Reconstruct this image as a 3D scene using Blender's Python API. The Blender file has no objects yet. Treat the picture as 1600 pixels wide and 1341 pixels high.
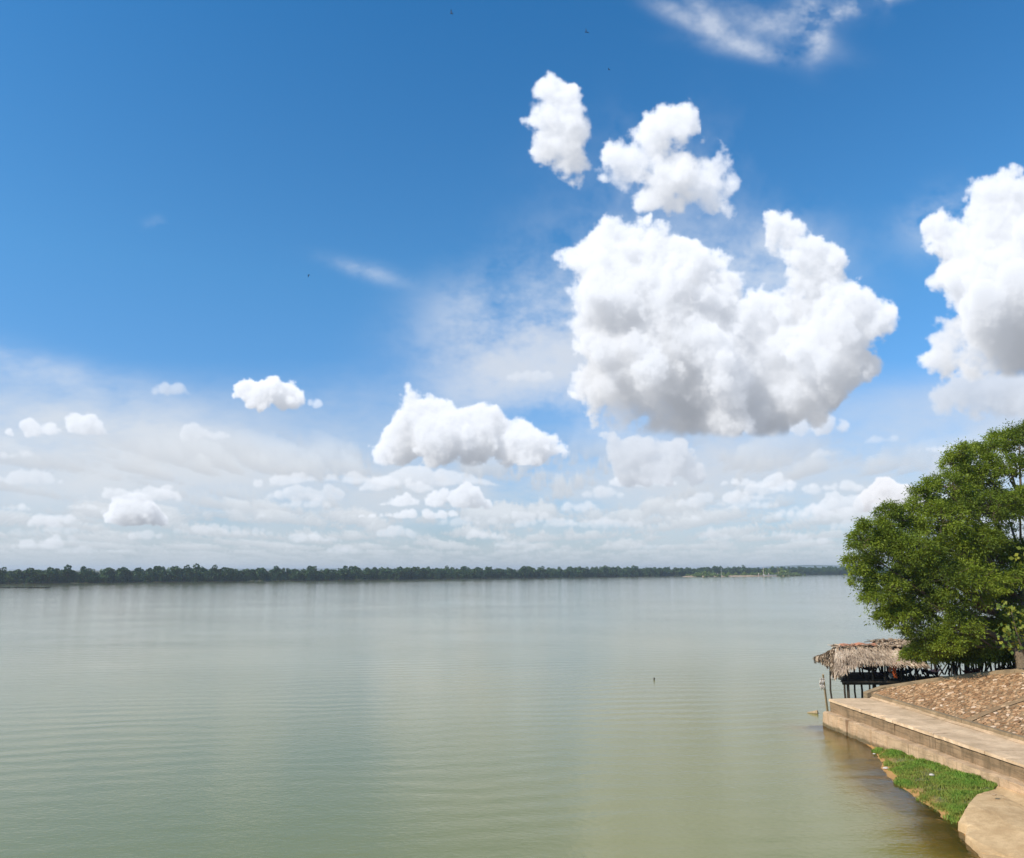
import bpy, bmesh, math, random
import numpy as np
from mathutils import Vector, Matrix

# ================================================================ camera, sky, sun, exposure
sc = bpy.context.scene
COL = sc.collection
F_PX, CX, CY, HOR = 1256.0, 800.0, 670.5, 889.0
PITCH = math.atan((HOR - CY) / F_PX)
CAM_H = 10.0
cam_d = bpy.data.cameras.new('camera'); cam = bpy.data.objects.new('camera', cam_d); COL.objects.link(cam)
cam.location = (0, 0, CAM_H); cam.rotation_euler = (math.pi / 2 + PITCH, 0, 0)
cam_d.sensor_width = 36; cam_d.lens = 36 * F_PX / 1600; cam_d.clip_start = .1; cam_d.clip_end = 40000
sc.camera = cam
sc.view_settings.view_transform = 'Standard'; sc.view_settings.look = 'None'
sc.view_settings.exposure = 0.0; sc.view_settings.gamma = 1.0
sc.view_settings.use_curve_mapping = False
sc.cycles.use_denoising = True
sc.cycles.max_bounces = 8; sc.cycles.transparent_max_bounces = 16; sc.cycles.volume_bounces = 0
sc.cycles.caustics_reflective = False; sc.cycles.caustics_refractive = False

SUN_EL, SUN_AZ = math.radians(40), math.radians(244)      # azimuth clockwise from +Y, which is the way we look
SUN_DIR = Vector((math.sin(SUN_AZ) * math.cos(SUN_EL), math.cos(SUN_AZ) * math.cos(SUN_EL), math.sin(SUN_EL)))
sun_d = bpy.data.lights.new('sun', 'SUN'); sun = bpy.data.objects.new('sun', sun_d); COL.objects.link(sun)
sun_d.energy = 4.9; sun_d.angle = math.radians(.53); sun_d.color = (1.0, .905, .76)
sun.rotation_euler = SUN_DIR.to_track_quat('Z', 'Y').to_euler(); sun.location = (0, 0, 60)

# ================================================================ the clouds: small volumes marched in numpy, laid on the sky
CS = 0.75                                   # canvas pixels per plane unit
X0, X1, Y0, Y1 = -330, 1960, -330, 892      # the plane the front clouds are laid out on
RNG = np.random.default_rng(11)

def _tile(n, lo, hi, slope, seed):
    r = np.random.default_rng(seed)
    f = np.fft.rfftn(r.standard_normal((n, n, n)).astype(np.float32))
    k = np.fft.fftfreq(n) * n
    kz = np.fft.rfftfreq(n) * n
    K = np.sqrt(k[:, None, None] ** 2 + k[None, :, None] ** 2 + kz[None, None, :] ** 2) + 1e-6
    f *= np.where((K >= lo) & (K <= hi), K ** slope, 0)
    o = np.fft.irfftn(f, s=(n, n, n)).astype(np.float32)
    return o / o.std()

NT = 160
TILE = _tile(NT, 2, 70, -1.95, 5)           # soft turbulence
def noise3(shape, off, sc=1.0):
    if sc == 1.0:
        return TILE[np.ix_(*[((np.arange(s) + o) % NT) for s, o in zip(shape, off)])]
    out = TILE[np.ix_(*[((np.arange(int(s / sc) + 3) + o) % NT) for s, o in zip(shape, off)])]
    for ax, s in enumerate(shape):              # linear interpolation, one axis at a time
        t = np.arange(s) / sc; i = t.astype(int); f = (t - i).astype(np.float32)
        f = f * f * (3 - 2 * f)
        f = f.reshape([-1 if q == ax else 1 for q in range(3)])
        out = np.take(out, i, ax) * (1 - f) + np.take(out, i + 1, ax) * f
    return out

def interp_shift(a, dx, dy):
    """a moved by (dx, dy) pixels, bilinear, zero outside"""
    h, w = a.shape
    ix, iy = math.floor(dx), math.floor(dy); fx, fy = dx - ix, dy - iy
    p = np.pad(a, 6)
    def g(sx, sy): return p[6 - sy:6 - sy + h, 6 - sx:6 - sx + w]
    return ((1 - fx) * (1 - fy) * g(ix, iy) + fx * (1 - fy) * g(ix + 1, iy)
            + (1 - fx) * fy * g(ix, iy + 1) + fx * fy * g(ix + 1, iy + 1))

SUN_L = np.array([-0.52, 0.72, 0.42])       # towards the sun: right, up, towards the viewer
def cumulus(blobs, seed, base=None, rough=1.0, dens=1.0, edge=3.0, shade=1.0, white=1.0, zs=2, cs=CS, flatten=0.8, holes=0.0, kids=(16, 8), warp=1.0):
    """ray-marched cloud: fractal heap of balls eroded by turbulence; returns rgb, alpha, origin on the plane"""
    r = np.random.default_rng(seed)
    B = []
    for b in blobs:
        x, y, R = b[:3]; z = b[3] if len(b) > 3 else r.uniform(-.45, .45) * R
        B.append((x, y, z, R))
    L0 = list(B); L1 = []; L2 = []
    for (x, y, z, R) in L0:
        for _ in range(kids[0]):
            d = r.standard_normal(3); d /= np.linalg.norm(d)
            q = R * r.uniform(.22, .42); k = R * .84
            L1.append((x + d[0] * k, y - d[1] * k * (1 if d[1] > 0 else .6), z + abs(d[2]) * k * (1 if r.random() < .8 else -1), q))
    for (x, y, z, R) in L1:
        if R < 5: continue
        for _ in range(kids[1]):
            d = r.standard_normal(3); d /= np.linalg.norm(d)
            q = R * r.uniform(.25, .45)
            L2.append((x + d[0] * R * .9, y - d[1] * R * .9, z + abs(d[2]) * R * .9, q))
    A = np.array(L0 + L1 + L2)
    mg = 16 + .25 * float(np.mean([b[2] for b in blobs]))
    xa, xb = A[:, 0].min() - A[:, 3].max() * .2 - mg, A[:, 0].max() + mg + 10
    A0 = np.array(L0)
    xa, xb = (A0[:, 0] - A0[:, 3]).min() - mg - 26, (A0[:, 0] + A0[:, 3]).max() + mg + 26
    ya, yb = (A0[:, 1] - A0[:, 3]).min() - mg - 12, (A0[:, 1] + A0[:, 3]).max() + mg + 12
    za, zb = (A0[:, 2] - A0[:, 3]).min() - mg - 6, (A0[:, 2] + A0[:, 3]).max() + mg + 6
    nx, ny, nz = int((xb - xa) * cs), int((yb - ya) * cs), int((zb - za) * cs / zs)
    gx = xa + (np.arange(nx) + .5) / cs; gy = ya + (np.arange(ny) + .5) / cs; gz = zb - (np.arange(nz) + .5) * zs / cs
    o = r.integers(0, NT, 3)
    n1 = noise3((nz, ny, nx), o)
    n2 = noise3((nz, ny, nx), o[::-1] + 37, 3.1 * cs / CS)
    Rm = float(np.mean(A0[:, 3])); kk = 4.6 / Rm
    acc = np.zeros((nz, ny, nx), np.float32)
    wx = gx[None, None, :].astype(np.float32) + n2 * warp * Rm * .16; wy = gy[None, :, None].astype(np.float32) + np.roll(n2, 23, 2) * warp * Rm * .16
    for (x, y, z, R) in L0:                       # the big lobes melt into each other
        d = np.sqrt((wx - np.float32(x)) ** 2 + (wy - np.float32(y)) ** 2 + (gz[:, None, None].astype(np.float32) - np.float32(z)) ** 2)
        acc += np.exp(np.clip((R * .95 - d) * kk, -12, 12))
    S = np.maximum(np.log(acc + 1e-9) / kk, -60); del acc, wx, wy
    for (x, y, z, R) in L1 + L2:
        if R < 1.6: continue
        e = R + 8
        i0, i1 = np.searchsorted(gx, [x - e, x + e]); j0, j1 = np.searchsorted(gy, [y - e, y + e])
        k0, k1 = max(0, int((zb - z - e) * cs / zs)), min(nz, int((zb - z + e) * cs / zs) + 1)
        if i0 >= i1 or j0 >= j1 or k0 >= k1: continue
        d = np.sqrt((gx[None, None, i0:i1] - x) ** 2 + (gy[None, j0:j1, None] - y) ** 2 + ((gz[k0:k1, None, None] - z) * .9) ** 2)
        s = S[k0:k1, j0:j1, i0:i1]
        np.maximum(s, (R - d).astype(np.float32), out=s)
    mR = min(1.0, float(np.mean([b[2] for b in blobs])) / 34)
    S += ((n1 * 3.0 + n2 * 4.4) * rough - .4 * rough) * mR + 1.0
    if holes: S -= np.maximum(n2 - .3, 0) * holes
    if base is not None:                      # condensation level: flat, a little ragged
        bl = base + n2[:, :, :] * 3.0
        S = np.minimum(S, (bl - gy[None, :, None]) * .55)
    D = np.clip(S / (edge * 2 * max(mR, .5)), 0, 1).astype(np.float32)
    D = D * D * (3 - 2 * D) * (1 + .25 * n2.clip(-2, 2))
    step = zs / cs
    sig = .055 * dens * CS / cs if False else .055 * dens
    # light: down the sun's direction, slice by slice from the viewer's side, and from straight above
    lx, ly, lz = SUN_L / np.linalg.norm(SUN_L)
    sx, sy = -lx / lz * zs, ly / lz * zs
    tau = np.zeros((ny, nx), np.float32); T = np.ones((ny, nx), np.float32); C = np.zeros((ny, nx), np.float32); Cb = np.zeros((ny, nx), np.float32)
    up = np.cumsum(D, axis=1) * (1 / cs) * .012 * dens
    for k in range(nz):
        tau = interp_shift(tau, sx, sy) + D[k] * (step / lz)
        t = tau * sig
        lit = .42 * np.exp(-t * 1.0) + .34 * np.exp(-t * .30) + .24 * np.exp(-t * .07)
        amb = np.exp(-up[k] * 1.1) * .55 + .45
        a = 1 - np.exp(-D[k] * sig * 2.2 * step)
        C += T * a * lit; Cb += T * a * amb
        T *= 1 - a
    al = 1 - T
    lit = C / np.maximum(al, 1e-4); amb = Cb / np.maximum(al, 1e-4)
    lit = lit ** shade
    sunc = np.array([1.0, .985, .965]) * .82 * white; ambc = np.array([.345, .40, .50])
    rgb = lit[..., None] * sunc + amb[..., None] * ambc
    def blur(a, n):                             # light scattered sideways inside the cloud
        for ax in (0, 1):
            c = np.cumsum(np.pad(a, [(n + 1, n) if q == ax else (0, 0) for q in range(2)], mode='edge'), axis=ax)
            a = (np.take(c, range(2 * n + 1, c.shape[ax]), ax) - np.take(c, range(0, c.shape[ax] - 2 * n - 1), ax)) / (2 * n + 1)
        return a
    nb = max(2, int(Rm * .14 * cs)); w = al + 1e-3
    for n_, k_ in ((nb, .20), (nb * 3, .14)):
        bl = blur(blur((rgb * w[..., None])[..., 0], n_), n_) / blur(blur(w, n_), n_)
        rgb = rgb * (1 - k_) + (rgb / np.maximum(rgb[..., :1], 1e-3)) * bl[..., None] * k_
    return rgb.astype(np.float32), al.astype(np.float32), xa, ya, cs

# ---------------------------------------------------------------- the plane the clouds are laid out on
MAIN = [(958,346,20),(938,338,14),(903,345,13),(936,368,32),(914,402,42),(970,372,40),(886,385,20),(1012,402,44),(1062,408,38),(1102,420,34),(960,450,80),(1050,480,88),(945,530,58),(1000,580,88),(1100,560,105),(935,600,38),(1132,450,28),
(1206,352,14),(1218,364,18),(1236,380,24),(1256,396,28),(1302,425,30),(1265,440,36),(1322,460,42),(1350,502,44),(1384,500,20),(1200,480,40),(1240,520,75),(1180,560,95),(1290,540,75),(1250,600,55),(1200,620,65),(1330,565,40),
(965,648,46),(1040,655,52),(1120,655,56),(1200,645,52),(1270,625,36),(1306,612,22)]
U1 = [(856,150,20),(845,185,24),(882,182,36),(900,205,28),(872,222,32),(890,255,28),(850,240,16),(898,280,14)]
U2 = [(1042,206,28),(1030,232,32),(1064,205,22),(972,252,26),(962,284,20),(1000,262,28),(1052,268,42),(1100,280,36),(1128,250,20),(1142,290,24),(1100,315,34),(1138,328,20),(1012,312,20),(1062,324,18)]
RIGHT = [(1540,298,32),(1590,308,42),(1530,335,28),(1496,388,36),(1560,380,75),(1650,400,100),(1500,440,36),(1580,480,105),(1488,530,42),(1540,555,58),(1625,560,75),(1458,558,20),(1720,520,90),(1800,560,60),(1740,420,60)]
RLOW = [(1470,628,24),(1520,625,32),(1570,628,30),(1620,630,34),(1680,632,30),(1740,634,26)]
MLOW = [(1170,670,16),(1205,668,20),(1245,664,22),(1285,662,22),(1315,664,14)]
NLOW = [(955,700,22),(1000,712,30),(1050,718,32),(1082,742,18),(1030,742,26),(985,735,20)]
CEN = [(640,628,20),(655,650,32),(690,648,24),(640,680,40),(592,700,24),(700,690,46),(762,678,34),(775,655,16),(802,688,34),(840,700,26),(872,705,16),(725,690,40)]
DS = [(392,613,18),(425,612,19),(448,620,24),(463,630,13),(408,625,19)]
DW = [(497,632,8),(486,630,5)]

def heap(x0, x1, base, prof, seed, n=26):
    """overlapping lobes standing on a common base; prof lists (place 0-1, height)"""
    r = np.random.default_rng(seed); P = np.array(prof, float); out = []
    for _ in range(n):
        t = r.random(); h = np.interp(t, P[:, 0], P[:, 1]); q = max(3.5, h * r.uniform(.28, .46))
        out.append((x0 + (x1 - x0) * t, base - q * .6 - max(0, h - 1.6 * q) * r.uniform(0, 1), q))
    return out
HS = heap(585, 770, 796, [(0, 8), (.25, 24), (.5, 30), (.8, 42), (1, 8)], 1, 34)
IS = heap(545, 740, 812, [(0, 5), (.3, 12), (.6, 18), (.85, 16), (1, 4)], 2, 26)
JS = heap(400, 780, 765, [(0, 12), (.15, 26), (.35, 38), (.5, 24), (.65, 38), (.85, 30), (1, 10)], 3, 100)
FS = heap(168, 262, 821, [(0, 12), (.2, 44), (.55, 46), (.75, 26), (1, 6)], 4, 22)
ES = heap(15, 165, 682, [(0, 8), (.3, 26), (.55, 22), (.75, 46), (.9, 34), (1, 6)], 5, 24)
GS = heap(1345, 1450, 800, [(0, 22), (.3, 48), (.5, 56), (.7, 40), (1, 40)], 6, 22)

def fbm2(h, w, sx, sy, seed, slope=-1.6):
    r = np.random.default_rng(seed)
    n = 512
    f = np.fft.rfft2(r.standard_normal((n, n)))
    k = np.fft.fftfreq(n)[:, None] * n; l = np.fft.rfftfreq(n)[None, :] * n
    K = np.sqrt(k * k + l * l) + 1e-6
    o = np.fft.irfft2(f * np.where(K >= 2, K ** slope, 0), s=(n, n)); o /= o.std()
    yy = (np.arange(h) / sy) % n; xx = (np.arange(w) / sx) % n
    i = yy.astype(int); j = xx.astype(int); fy = (yy - i)[:, None]; fx = (xx - j)[None, :]
    i2 = (i + 1) % n; j2 = (j + 1) % n
    return (o[np.ix_(i, j)] * (1 - fy) * (1 - fx) + o[np.ix_(i2, j)] * fy * (1 - fx) + o[np.ix_(i, j2)] * (1 - fy) * fx + o[np.ix_(i2, j2)] * fy * fx).astype(np.float32)

def deck(X, Y, seed, cover=.04, su=170., sw=54., tall=.17, nl=9):
    """small flat cumulus in rows, seen edge-on towards the horizon: stacked slices of one cloud field"""
    N = fbm2(1024, 1024, 2.0, 2.0, seed, -1.25)
    M = fbm2(1024, 1024, 2.0, 2.0, seed + 1, -1.9)
    F = (N * .75 + M * .55).astype(np.float32)
    C = np.zeros(X.shape + (3,), np.float32); A = np.zeros(X.shape, np.float32)
    def samp(u, w):
        u = u % 1024; w = w % 1024; i = u.astype(int); j = w.astype(int); fu = u - i; fw = w - j
        i2 = (i + 1) % 1024; j2 = (j + 1) % 1024; i %= 1024; j %= 1024
        return F[j, i] * (1 - fu) * (1 - fw) + F[j, i2] * fu * (1 - fw) + F[j2, i] * (1 - fu) * fw + F[j2, i2] * fu * fw
    for n in range(nl):
        t = n / (nl - 1)
        k = np.clip((HOR + 6 - Y) / 889, .004, 2) / (1 + tall * t)
        f = samp((X - CX) / 889 / k * su * .9 + 500, sw / k)
        a = np.clip((f - cover - t * 1.15 - .25 * (t == 0)) / .5, 0, 1)
        b = .58 + .34 * t ** .8
        c = np.array([b * .96, b * .985 + .01, b * .98 + .055], np.float32)
        a = a * .55
        C = c * a[..., None] + C * (1 - a[..., None]); A = a + A * (1 - a)
    return C / np.maximum(A, 1e-4)[..., None], A

def build_plane():
    H, W = int((Y1 - Y0) * CS), int((X1 - X0) * CS)
    rgb = np.zeros((H, W, 3), np.float32); al = np.zeros((H, W), np.float32)   # premultiplied
    Y, X = np.mgrid[0:H, 0:W].astype(np.float32); X = X / CS + X0; Y = Y / CS + Y0
    def over(c, a, strength=1.0):
        nonlocal rgb, al
        a = np.clip(a * strength, 0, 1)
        rgb = c * a[..., None] + rgb * (1 - a[..., None]); al = a + al * (1 - a)
    def put(blobs, seed, op=1.0, tint=None, mix=0.0, **kw):
        c, a, xa, ya, cs = cumulus(blobs, seed, **kw)
        if cs != CS:
            q = int(round(cs / CS)); hh, ww = a.shape[0] // q * q, a.shape[1] // q * q
            pm = (c * a[..., None])[:hh, :ww].reshape(hh // q, q, ww // q, q, 3).mean((1, 3)); a = a[:hh, :ww].reshape(hh // q, q, ww // q, q).mean((1, 3))
            c = pm / np.maximum(a, 1e-4)[..., None]
        if mix: c = c * (1 - mix) + np.array(tint, np.float32) * mix
        j0, i0 = int((ya - Y0) * CS), int((xa - X0) * CS)
        j1, i1 = j0 + a.shape[0], i0 + a.shape[1]
        a_ = a[max(0, -j0):a.shape[0] - max(0, j1 - H), max(0, -i0):a.shape[1] - max(0, i1 - W)] * op
        c_ = c[max(0, -j0):a.shape[0] - max(0, j1 - H), max(0, -i0):a.shape[1] - max(0, i1 - W)]
        j0, i0 = max(0, j0), max(0, i0); sl = (slice(j0, j0 + a_.shape[0]), slice(i0, i0 + a_.shape[1]))
        rgb[sl] = c_ * a_[..., None] + rgb[sl] * (1 - a_[..., None]); al[sl] = a_ + al[sl] * (1 - a_)
    def gb(cx, cy, rx, ry, ang=0.0, p=1.0):
        c, s = math.cos(math.radians(ang)), math.sin(math.radians(ang))
        u = ((X - cx) * c + (Y - cy) * s) / rx; v = (-(X - cx) * s + (Y - cy) * c) / ry
        return np.exp(-(u * u + v * v) ** p)
    # thin high cloud
    nA = fbm2(H, W, 2.6, .9, 3); nB = fbm2(H, W, 1.3, .8, 4); nC = fbm2(H, W, 3.5, 1.7, 8)
    nA = nA * .7 + nB * .3
    veilc = np.array([.70, .745, .80], np.float32)
    v = np.clip((Y - 560) / 170, 0, 1) ** 1.1 * np.clip(.52 + .20 * nA + .12 * nC, 0, 1) * np.clip((900 - Y) / 150, .15, 1)
    v = v * (1 - .55 * gb(480, 690, 150, 36, 6)) * (1 - .5 * gb(1180, 690, 260, 40)) * (1 - .4 * gb(1300, 735, 150, 25, -4))
    over(veilc, v, .95)
    v = np.clip((Y - 600) / 120, 0, 1) * np.clip(.62 + .16 * nC, 0, 1); over(np.array([.66, .72, .79], np.float32), v, .55)
    v = gb(40, 705, 470, 88, 6, 1.5) * np.clip(.86 + .16 * nA, 0, 1) + .6 * gb(260, 690, 260, 60, 12) * np.clip(.6 + .3 * nA, 0, 1)
    over(np.array([.73, .78, .845], np.float32), np.clip(v, 0, 1), .78)
    v = gb(700, 770, 520, 55, 0, 1.4) * np.clip(.7 + .25 * nA, 0, 1) + gb(1450, 745, 420, 50, 0, 1.4) * np.clip(.6 + .3 * nA, 0, 1)
    over(np.array([.66, .71, .77], np.float32), np.clip(v, 0, 1), .6)
    v = gb(50, 575, 190, 26, 14) * np.clip(.55 + .35 * nA, 0, 1)
    over(np.array([.78, .83, .90], np.float32), v, .55)
    v = gb(810, 515, 165, 85, 0, 1.6) * np.clip(.72 + .26 * nB, 0, 1) + .6 * gb(770, 610, 160, 60) * np.clip(.5 + .3 * nA, 0, 1)
    over(np.array([.72, .79, .90], np.float32), np.clip(v, 0, 1), .62)
    v = gb(1190, 420, 110, 70) * np.clip(.5 + .4 * nB, 0, 1)
    over(np.array([.70, .78, .90], np.float32), v, .55)
    v = gb(1470, 350, 62, 40, -20) * np.clip(.5 + .45 * nB, 0, 1)
    over(np.array([.70, .78, .90], np.float32), v, .5)
    v = .8 * gb(645, 447 , 58, 13, 22) * np.clip(.45 + .6 * fbm2(H, W, 1.6, .5, 31), 0, 1.2) + .6 * gb(575, 425, 60, 12, 16) * np.clip(.4 + .4 * nB, 0, 1) + .35 * gb(245, 350, 18, 12) * np.clip(.5 + .5 * nB, 0, 1)
    over(np.array([.72, .80, .92], np.float32), np.clip(v, 0, 1), .65)
    nD = fbm2(H, W, 2.0, 2.4, 17)
    nE = fbm2(H, W, 4.6, 1.0, 71); v = sum(a_ * gb(x_, y_, l_, w_, g_) for x_, y_, l_, w_, g_, a_ in ((1060, 22, 70, 15, 28, .5), (1095, 10, 50, 14, 48, .6), (1130, 52, 90, 16, 24, .6), (1175, 78, 80, 13, 8, .6), (1200, 40, 95, 20, 20, .6), (1240, 18, 60, 18, -20, .7), (1268, 30, 34, 19, 62, .9), (1276, 66, 30, 14, 100, .9), (1302, 22, 60, 13, -24, .9), (1352, 6, 70, 11, -18, .8), (1400, -14, 80, 14, -24, .6))) * np.clip(.62 + .28 * nB + .22 * nD, .05, 1.2) + .3 * gb(1430, -40, 160, 40, -20) * np.clip(.5 + .5 * nD, 0, 1)
    over(np.array([.80, .85, .94], np.float32), np.clip(v, 0, 1), .60)
    v = gb(1010, 530, 240, 190, 0, 1.6) * np.clip(.42 + .3 * nD + .2 * nB, 0, 1) + .8 * gb(790, 560, 120, 70) * np.clip(.5 + .35 * nD, 0, 1) + .7 * gb(1210, 385, 90, 55) * np.clip(.4 + .4 * nD, 0, 1) + .5 * gb(1040, 260, 120, 80) * np.clip(.2 + .4 * nD, 0, 1)
    over(np.array([.76, .82, .91], np.float32), np.clip(v, 0, 1), .55)
    v = gb(1150, 715, 260, 42, 0, 1.4) * np.clip(.6 + .3 * nA, 0, 1) + gb(1600, 640, 200, 55, 0, 1.4) * np.clip(.7 + .25 * nA, 0, 1) + 1.0 * gb(835, 540, 150, 100, 0, 1.3) * np.clip(.5 + .3 * nA + .2 * nD, 0, 1)
    over(np.array([.66, .71, .79], np.float32), np.clip(v, 0, 1), .62)
    hz = (.62, .68, .75)
    # rows of small flat clouds towards the horizon
    c, a = deck(X, Y, 60)
    far = np.clip((Y - 690) / 200, 0, 1)[..., None]
    c = c * (1 - .55 * far) + np.array(hz, np.float32) * .55 * far
    over(c, a * np.clip((Y - 660) / 80, 0, 1) * np.clip((893 - Y) / 40, 0, 1), .78)
    over(np.array([.62, .70, .775], np.float32), np.clip((Y - 820) / 90, 0, 1) ** 1.3, .62)
    put(JS, 41, cs=2 * CS, op=.72, tint=hz, mix=.35, base=762, rough=1.2, dens=.8)
    put(IS, 42, cs=2 * CS, op=.9, tint=hz, mix=.25, base=812, dens=1.5, edge=2)
    put(HS, 43, cs=2 * CS, op=.92, tint=hz, mix=.22, base=796, dens=1.4, edge=2.4)
    put(FS, 44, cs=2 * CS, op=.95, tint=hz, mix=.12, base=820, dens=1.6, edge=2.2)
    put(GS, 45, cs=2 * CS, op=.95, tint=(.86, .78, .74), mix=.25, dens=1.6, edge=2.2)
    put(ES, 46, cs=2 * CS, op=.80, tint=hz, mix=.15, base=682, rough=1.1, dens=1.0)
    for n, (x, y, s, o) in enumerate([(25, 712, 30, .6), (265, 612, 22, .55), (325, 680, 26, .6), (830, 590, 24, .4), (760, 838, 22, .75), (620, 832, 24, .6), (350, 800, 20, .6), (880, 820, 20, .5), (1180, 790, 36, .7), (1250, 800, 30, .7), (1330, 790, 34, .75), (1060, 810, 26, .6), (130, 792, 16, .7), (85, 815, 26, .75), (400, 810, 22, .7), (60, 850, 30, .6), (1380, 690, 20, .45), (1300, 708, 20, .45), (1470, 700, 24, .75), (945, 772, 20, .6), (20, 795, 18, .7), (480, 840, 26, .6)]):
        rr = np.random.default_rng(900 + n)
        bl = heap(x - s * 1.4, x + s * 1.4, y + s * .3, [(0, s * .2), (rr.uniform(.15, .4), s * rr.uniform(.5, 1)), (rr.uniform(.45, .6), s * .5), (rr.uniform(.65, .85), s * rr.uniform(.5, 1)), (1, s * .2)], 700 + n, 20)
        put(bl, 500 + n, cs=2 * CS, op=o, tint=hz, mix=.35, base=y + s * .3, rough=2.4, dens=.9, edge=5)
    rr = np.random.default_rng(4242); small = []
    for _ in range(64):
        y = 868 - 110 * rr.random() ** 1.25; small.append((y, rr.uniform(-300, 1900)))
    for n, (y, x) in enumerate(sorted(small, reverse=True)):
        s = 7 + (889 - y) * rr.uniform(.14, .30); far = np.clip((y - 740) / 130, 0, 1)
        bl = heap(x - s * rr.uniform(1.2, 2.6), x + s * rr.uniform(1.2, 2.6), y, [(0, s * .3), (rr.uniform(.15, .4), s * rr.uniform(.5, 1)), (rr.uniform(.45, .6), s * .5), (rr.uniform(.65, .85), s * rr.uniform(.5, 1)), (1, s * .3)], 1700 + n, 26)
        put(bl, 800 + n, cs=2 * CS, op=rr.uniform(.5, .9) * (1 - .3 * far), tint=hz, mix=.22 + .38 * far, base=y + 1, rough=1.7, dens=1.1, edge=4)
    put(NLOW, 51, op=.90, tint=(.50, .56, .65), mix=.45, rough=1.3, dens=.8, base=766)
    put(CEN, 52, op=1, base=729, dens=1.0, edge=5, rough=1.2, mix=.05, tint=hz)
    put(RLOW, 53, op=.85, edge=8, tint=(.50, .55, .63), mix=.5, rough=1.3, dens=.7)
    put(MLOW, 54, op=.85, edge=6, tint=(.52, .57, .65), mix=.35, rough=1.2, dens=.9)
    put(MAIN, 1, base=686, edge=6, dens=.62, rough=1.7, warp=.4, white=.97, kids=(22, 10))
    put(RIGHT, 55, base=600, edge=6, dens=.62, rough=1.6, warp=.45, white=.97, kids=(22, 10))
    put(U2, 56, warp=.9, edge=8, dens=.42, rough=1.9)
    put(U1, 57, warp=.9, edge=7, dens=.5, rough=1.6)
    put(DS, 58, cs=2 * CS, base=645, dens=1.1, rough=1.1); put(DW, 59, cs=2 * CS, op=.6, rough=1.2)
    # everything fades into the air towards the horizon
    return rgb, al

def plane_to_azel(rgb, al, az0, az1, el0, el1, ppd):
    w, h = int((az1 - az0) * ppd), int((el1 - el0) * ppd)
    az = np.radians(az0 + (np.arange(w) + .5) / ppd)[None, :]; el = np.radians(el0 + (np.arange(h) + .5) / ppd)[:, None]
    dx = np.cos(el) * np.sin(az); dy = np.cos(el) * np.cos(az); dz = np.sin(el) + 0 * az
    fw = dy * math.cos(PITCH) + dz * math.sin(PITCH); up = -dy * math.sin(PITCH) + dz * math.cos(PITCH)
    px = CX + F_PX * dx / np.maximum(fw, .05); py = CY - F_PX * up / np.maximum(fw, .05)
    H, W = al.shape
    u = np.clip((px - X0) * CS - .5, 0, W - 1.01); v = np.clip((py - Y0) * CS - .5, 0, H - 1.01)
    i = u.astype(int); j = v.astype(int); fu = (u - i).astype(np.float32); fv = (v - j).astype(np.float32)
    pk = np.concatenate([rgb, al[..., None]], 2)
    fu, fv = fu[..., None], fv[..., None]
    o = pk[j, i] * (1 - fu) * (1 - fv) + pk[j, i + 1] * fu * (1 - fv) + pk[j + 1, i] * (1 - fu) * fv + pk[j + 1, i + 1] * fu * fv
    deg = np.degrees(az)
    fade = np.clip((deg - az0 - .5) / 6, 0, 1) * np.clip((az1 - .5 - deg) / 6, 0, 1) * np.clip((el1 - .5 - np.degrees(el)) / 6, 0, 1)
    fade = fade * fade * (3 - 2 * fade)
    return (o * fade[..., None]).astype(np.float32)

def as_image(name, arr):
    h, w = arr.shape[:2]
    im = bpy.data.images.new(name, w, h, alpha=False, float_buffer=True)
    im.colorspace_settings.name = 'Non-Color'
    buf = np.ones((h, w, 4), np.float32); buf[..., :3] = arr
    im.pixels.foreach_set(buf.ravel()); im.update(); im.pack()
    return im

AZ0, AZ1, EL0, EL1 = -46.0, 46.0, -.4, 53.0
p_rgb, p_al = build_plane()
front = plane_to_azel(p_rgb, p_al, AZ0, AZ1, EL0, EL1, 19)
# the rest of the sky: the same weather all round, at the lower resolution of things only seen in reflections
def rest_of_sky(ppd=4):
    w, h = 360 * ppd, 90 * ppd
    az = (-180 + (np.arange(w) + .5) / ppd)[None, :] + np.zeros((h, 1)); el = ((np.arange(h) + .5) / ppd)[:, None] + np.zeros((1, w))
    a_, e_ = np.radians(az), np.radians(el)
    n = np.zeros((h, w), np.float32)
    k = 1 / np.maximum(np.tan(e_), .035)
    u = np.sin(a_) * k * 9 + 300; v = np.cos(a_) * k * 9 + 300
    T = fbm2(512, 512, 1, 1, 91, -1.7); T2 = fbm2(512, 512, 1, 1, 92, -1.3)
    def s(t, u, v): return t[(v % 512).astype(int), (u % 512).astype(int)]
    c = np.clip((s(T, u * 1.5, v * 1.5) + .3 * s(T2, u * 5, v * 5) - .75) / .6, 0, 1)
    veil = np.clip((28 - el) / 26, 0, 1) * np.clip(.45 + .2 * s(T, u, v), 0, 1) * .8
    a = np.clip(c * .9 + veil * (1 - c), 0, 1); b = .72 + .12 * np.clip(s(T2, u * 3, v * 3), -1, 1)
    o = np.stack([a * b, a * b * 1.03, a * b * 1.07, a], 2)
    inside = np.clip((46 - .5 - np.abs(az)) / 6, 0, 1) * np.clip((EL1 - .5 - el) / 6, 0, 1)
    inside = inside * inside * (3 - 2 * inside)
    return (o * (1 - inside)[..., None]).astype(np.float32)
rest = rest_of_sky()
im_fc, im_fa = as_image('front_clouds', front[..., :3]), as_image('front_cover', front[..., 3:].repeat(3, 2))
im_rc, im_ra = as_image('other_clouds', rest[..., :3]), as_image('other_cover', rest[..., 3:].repeat(3, 2))

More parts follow.
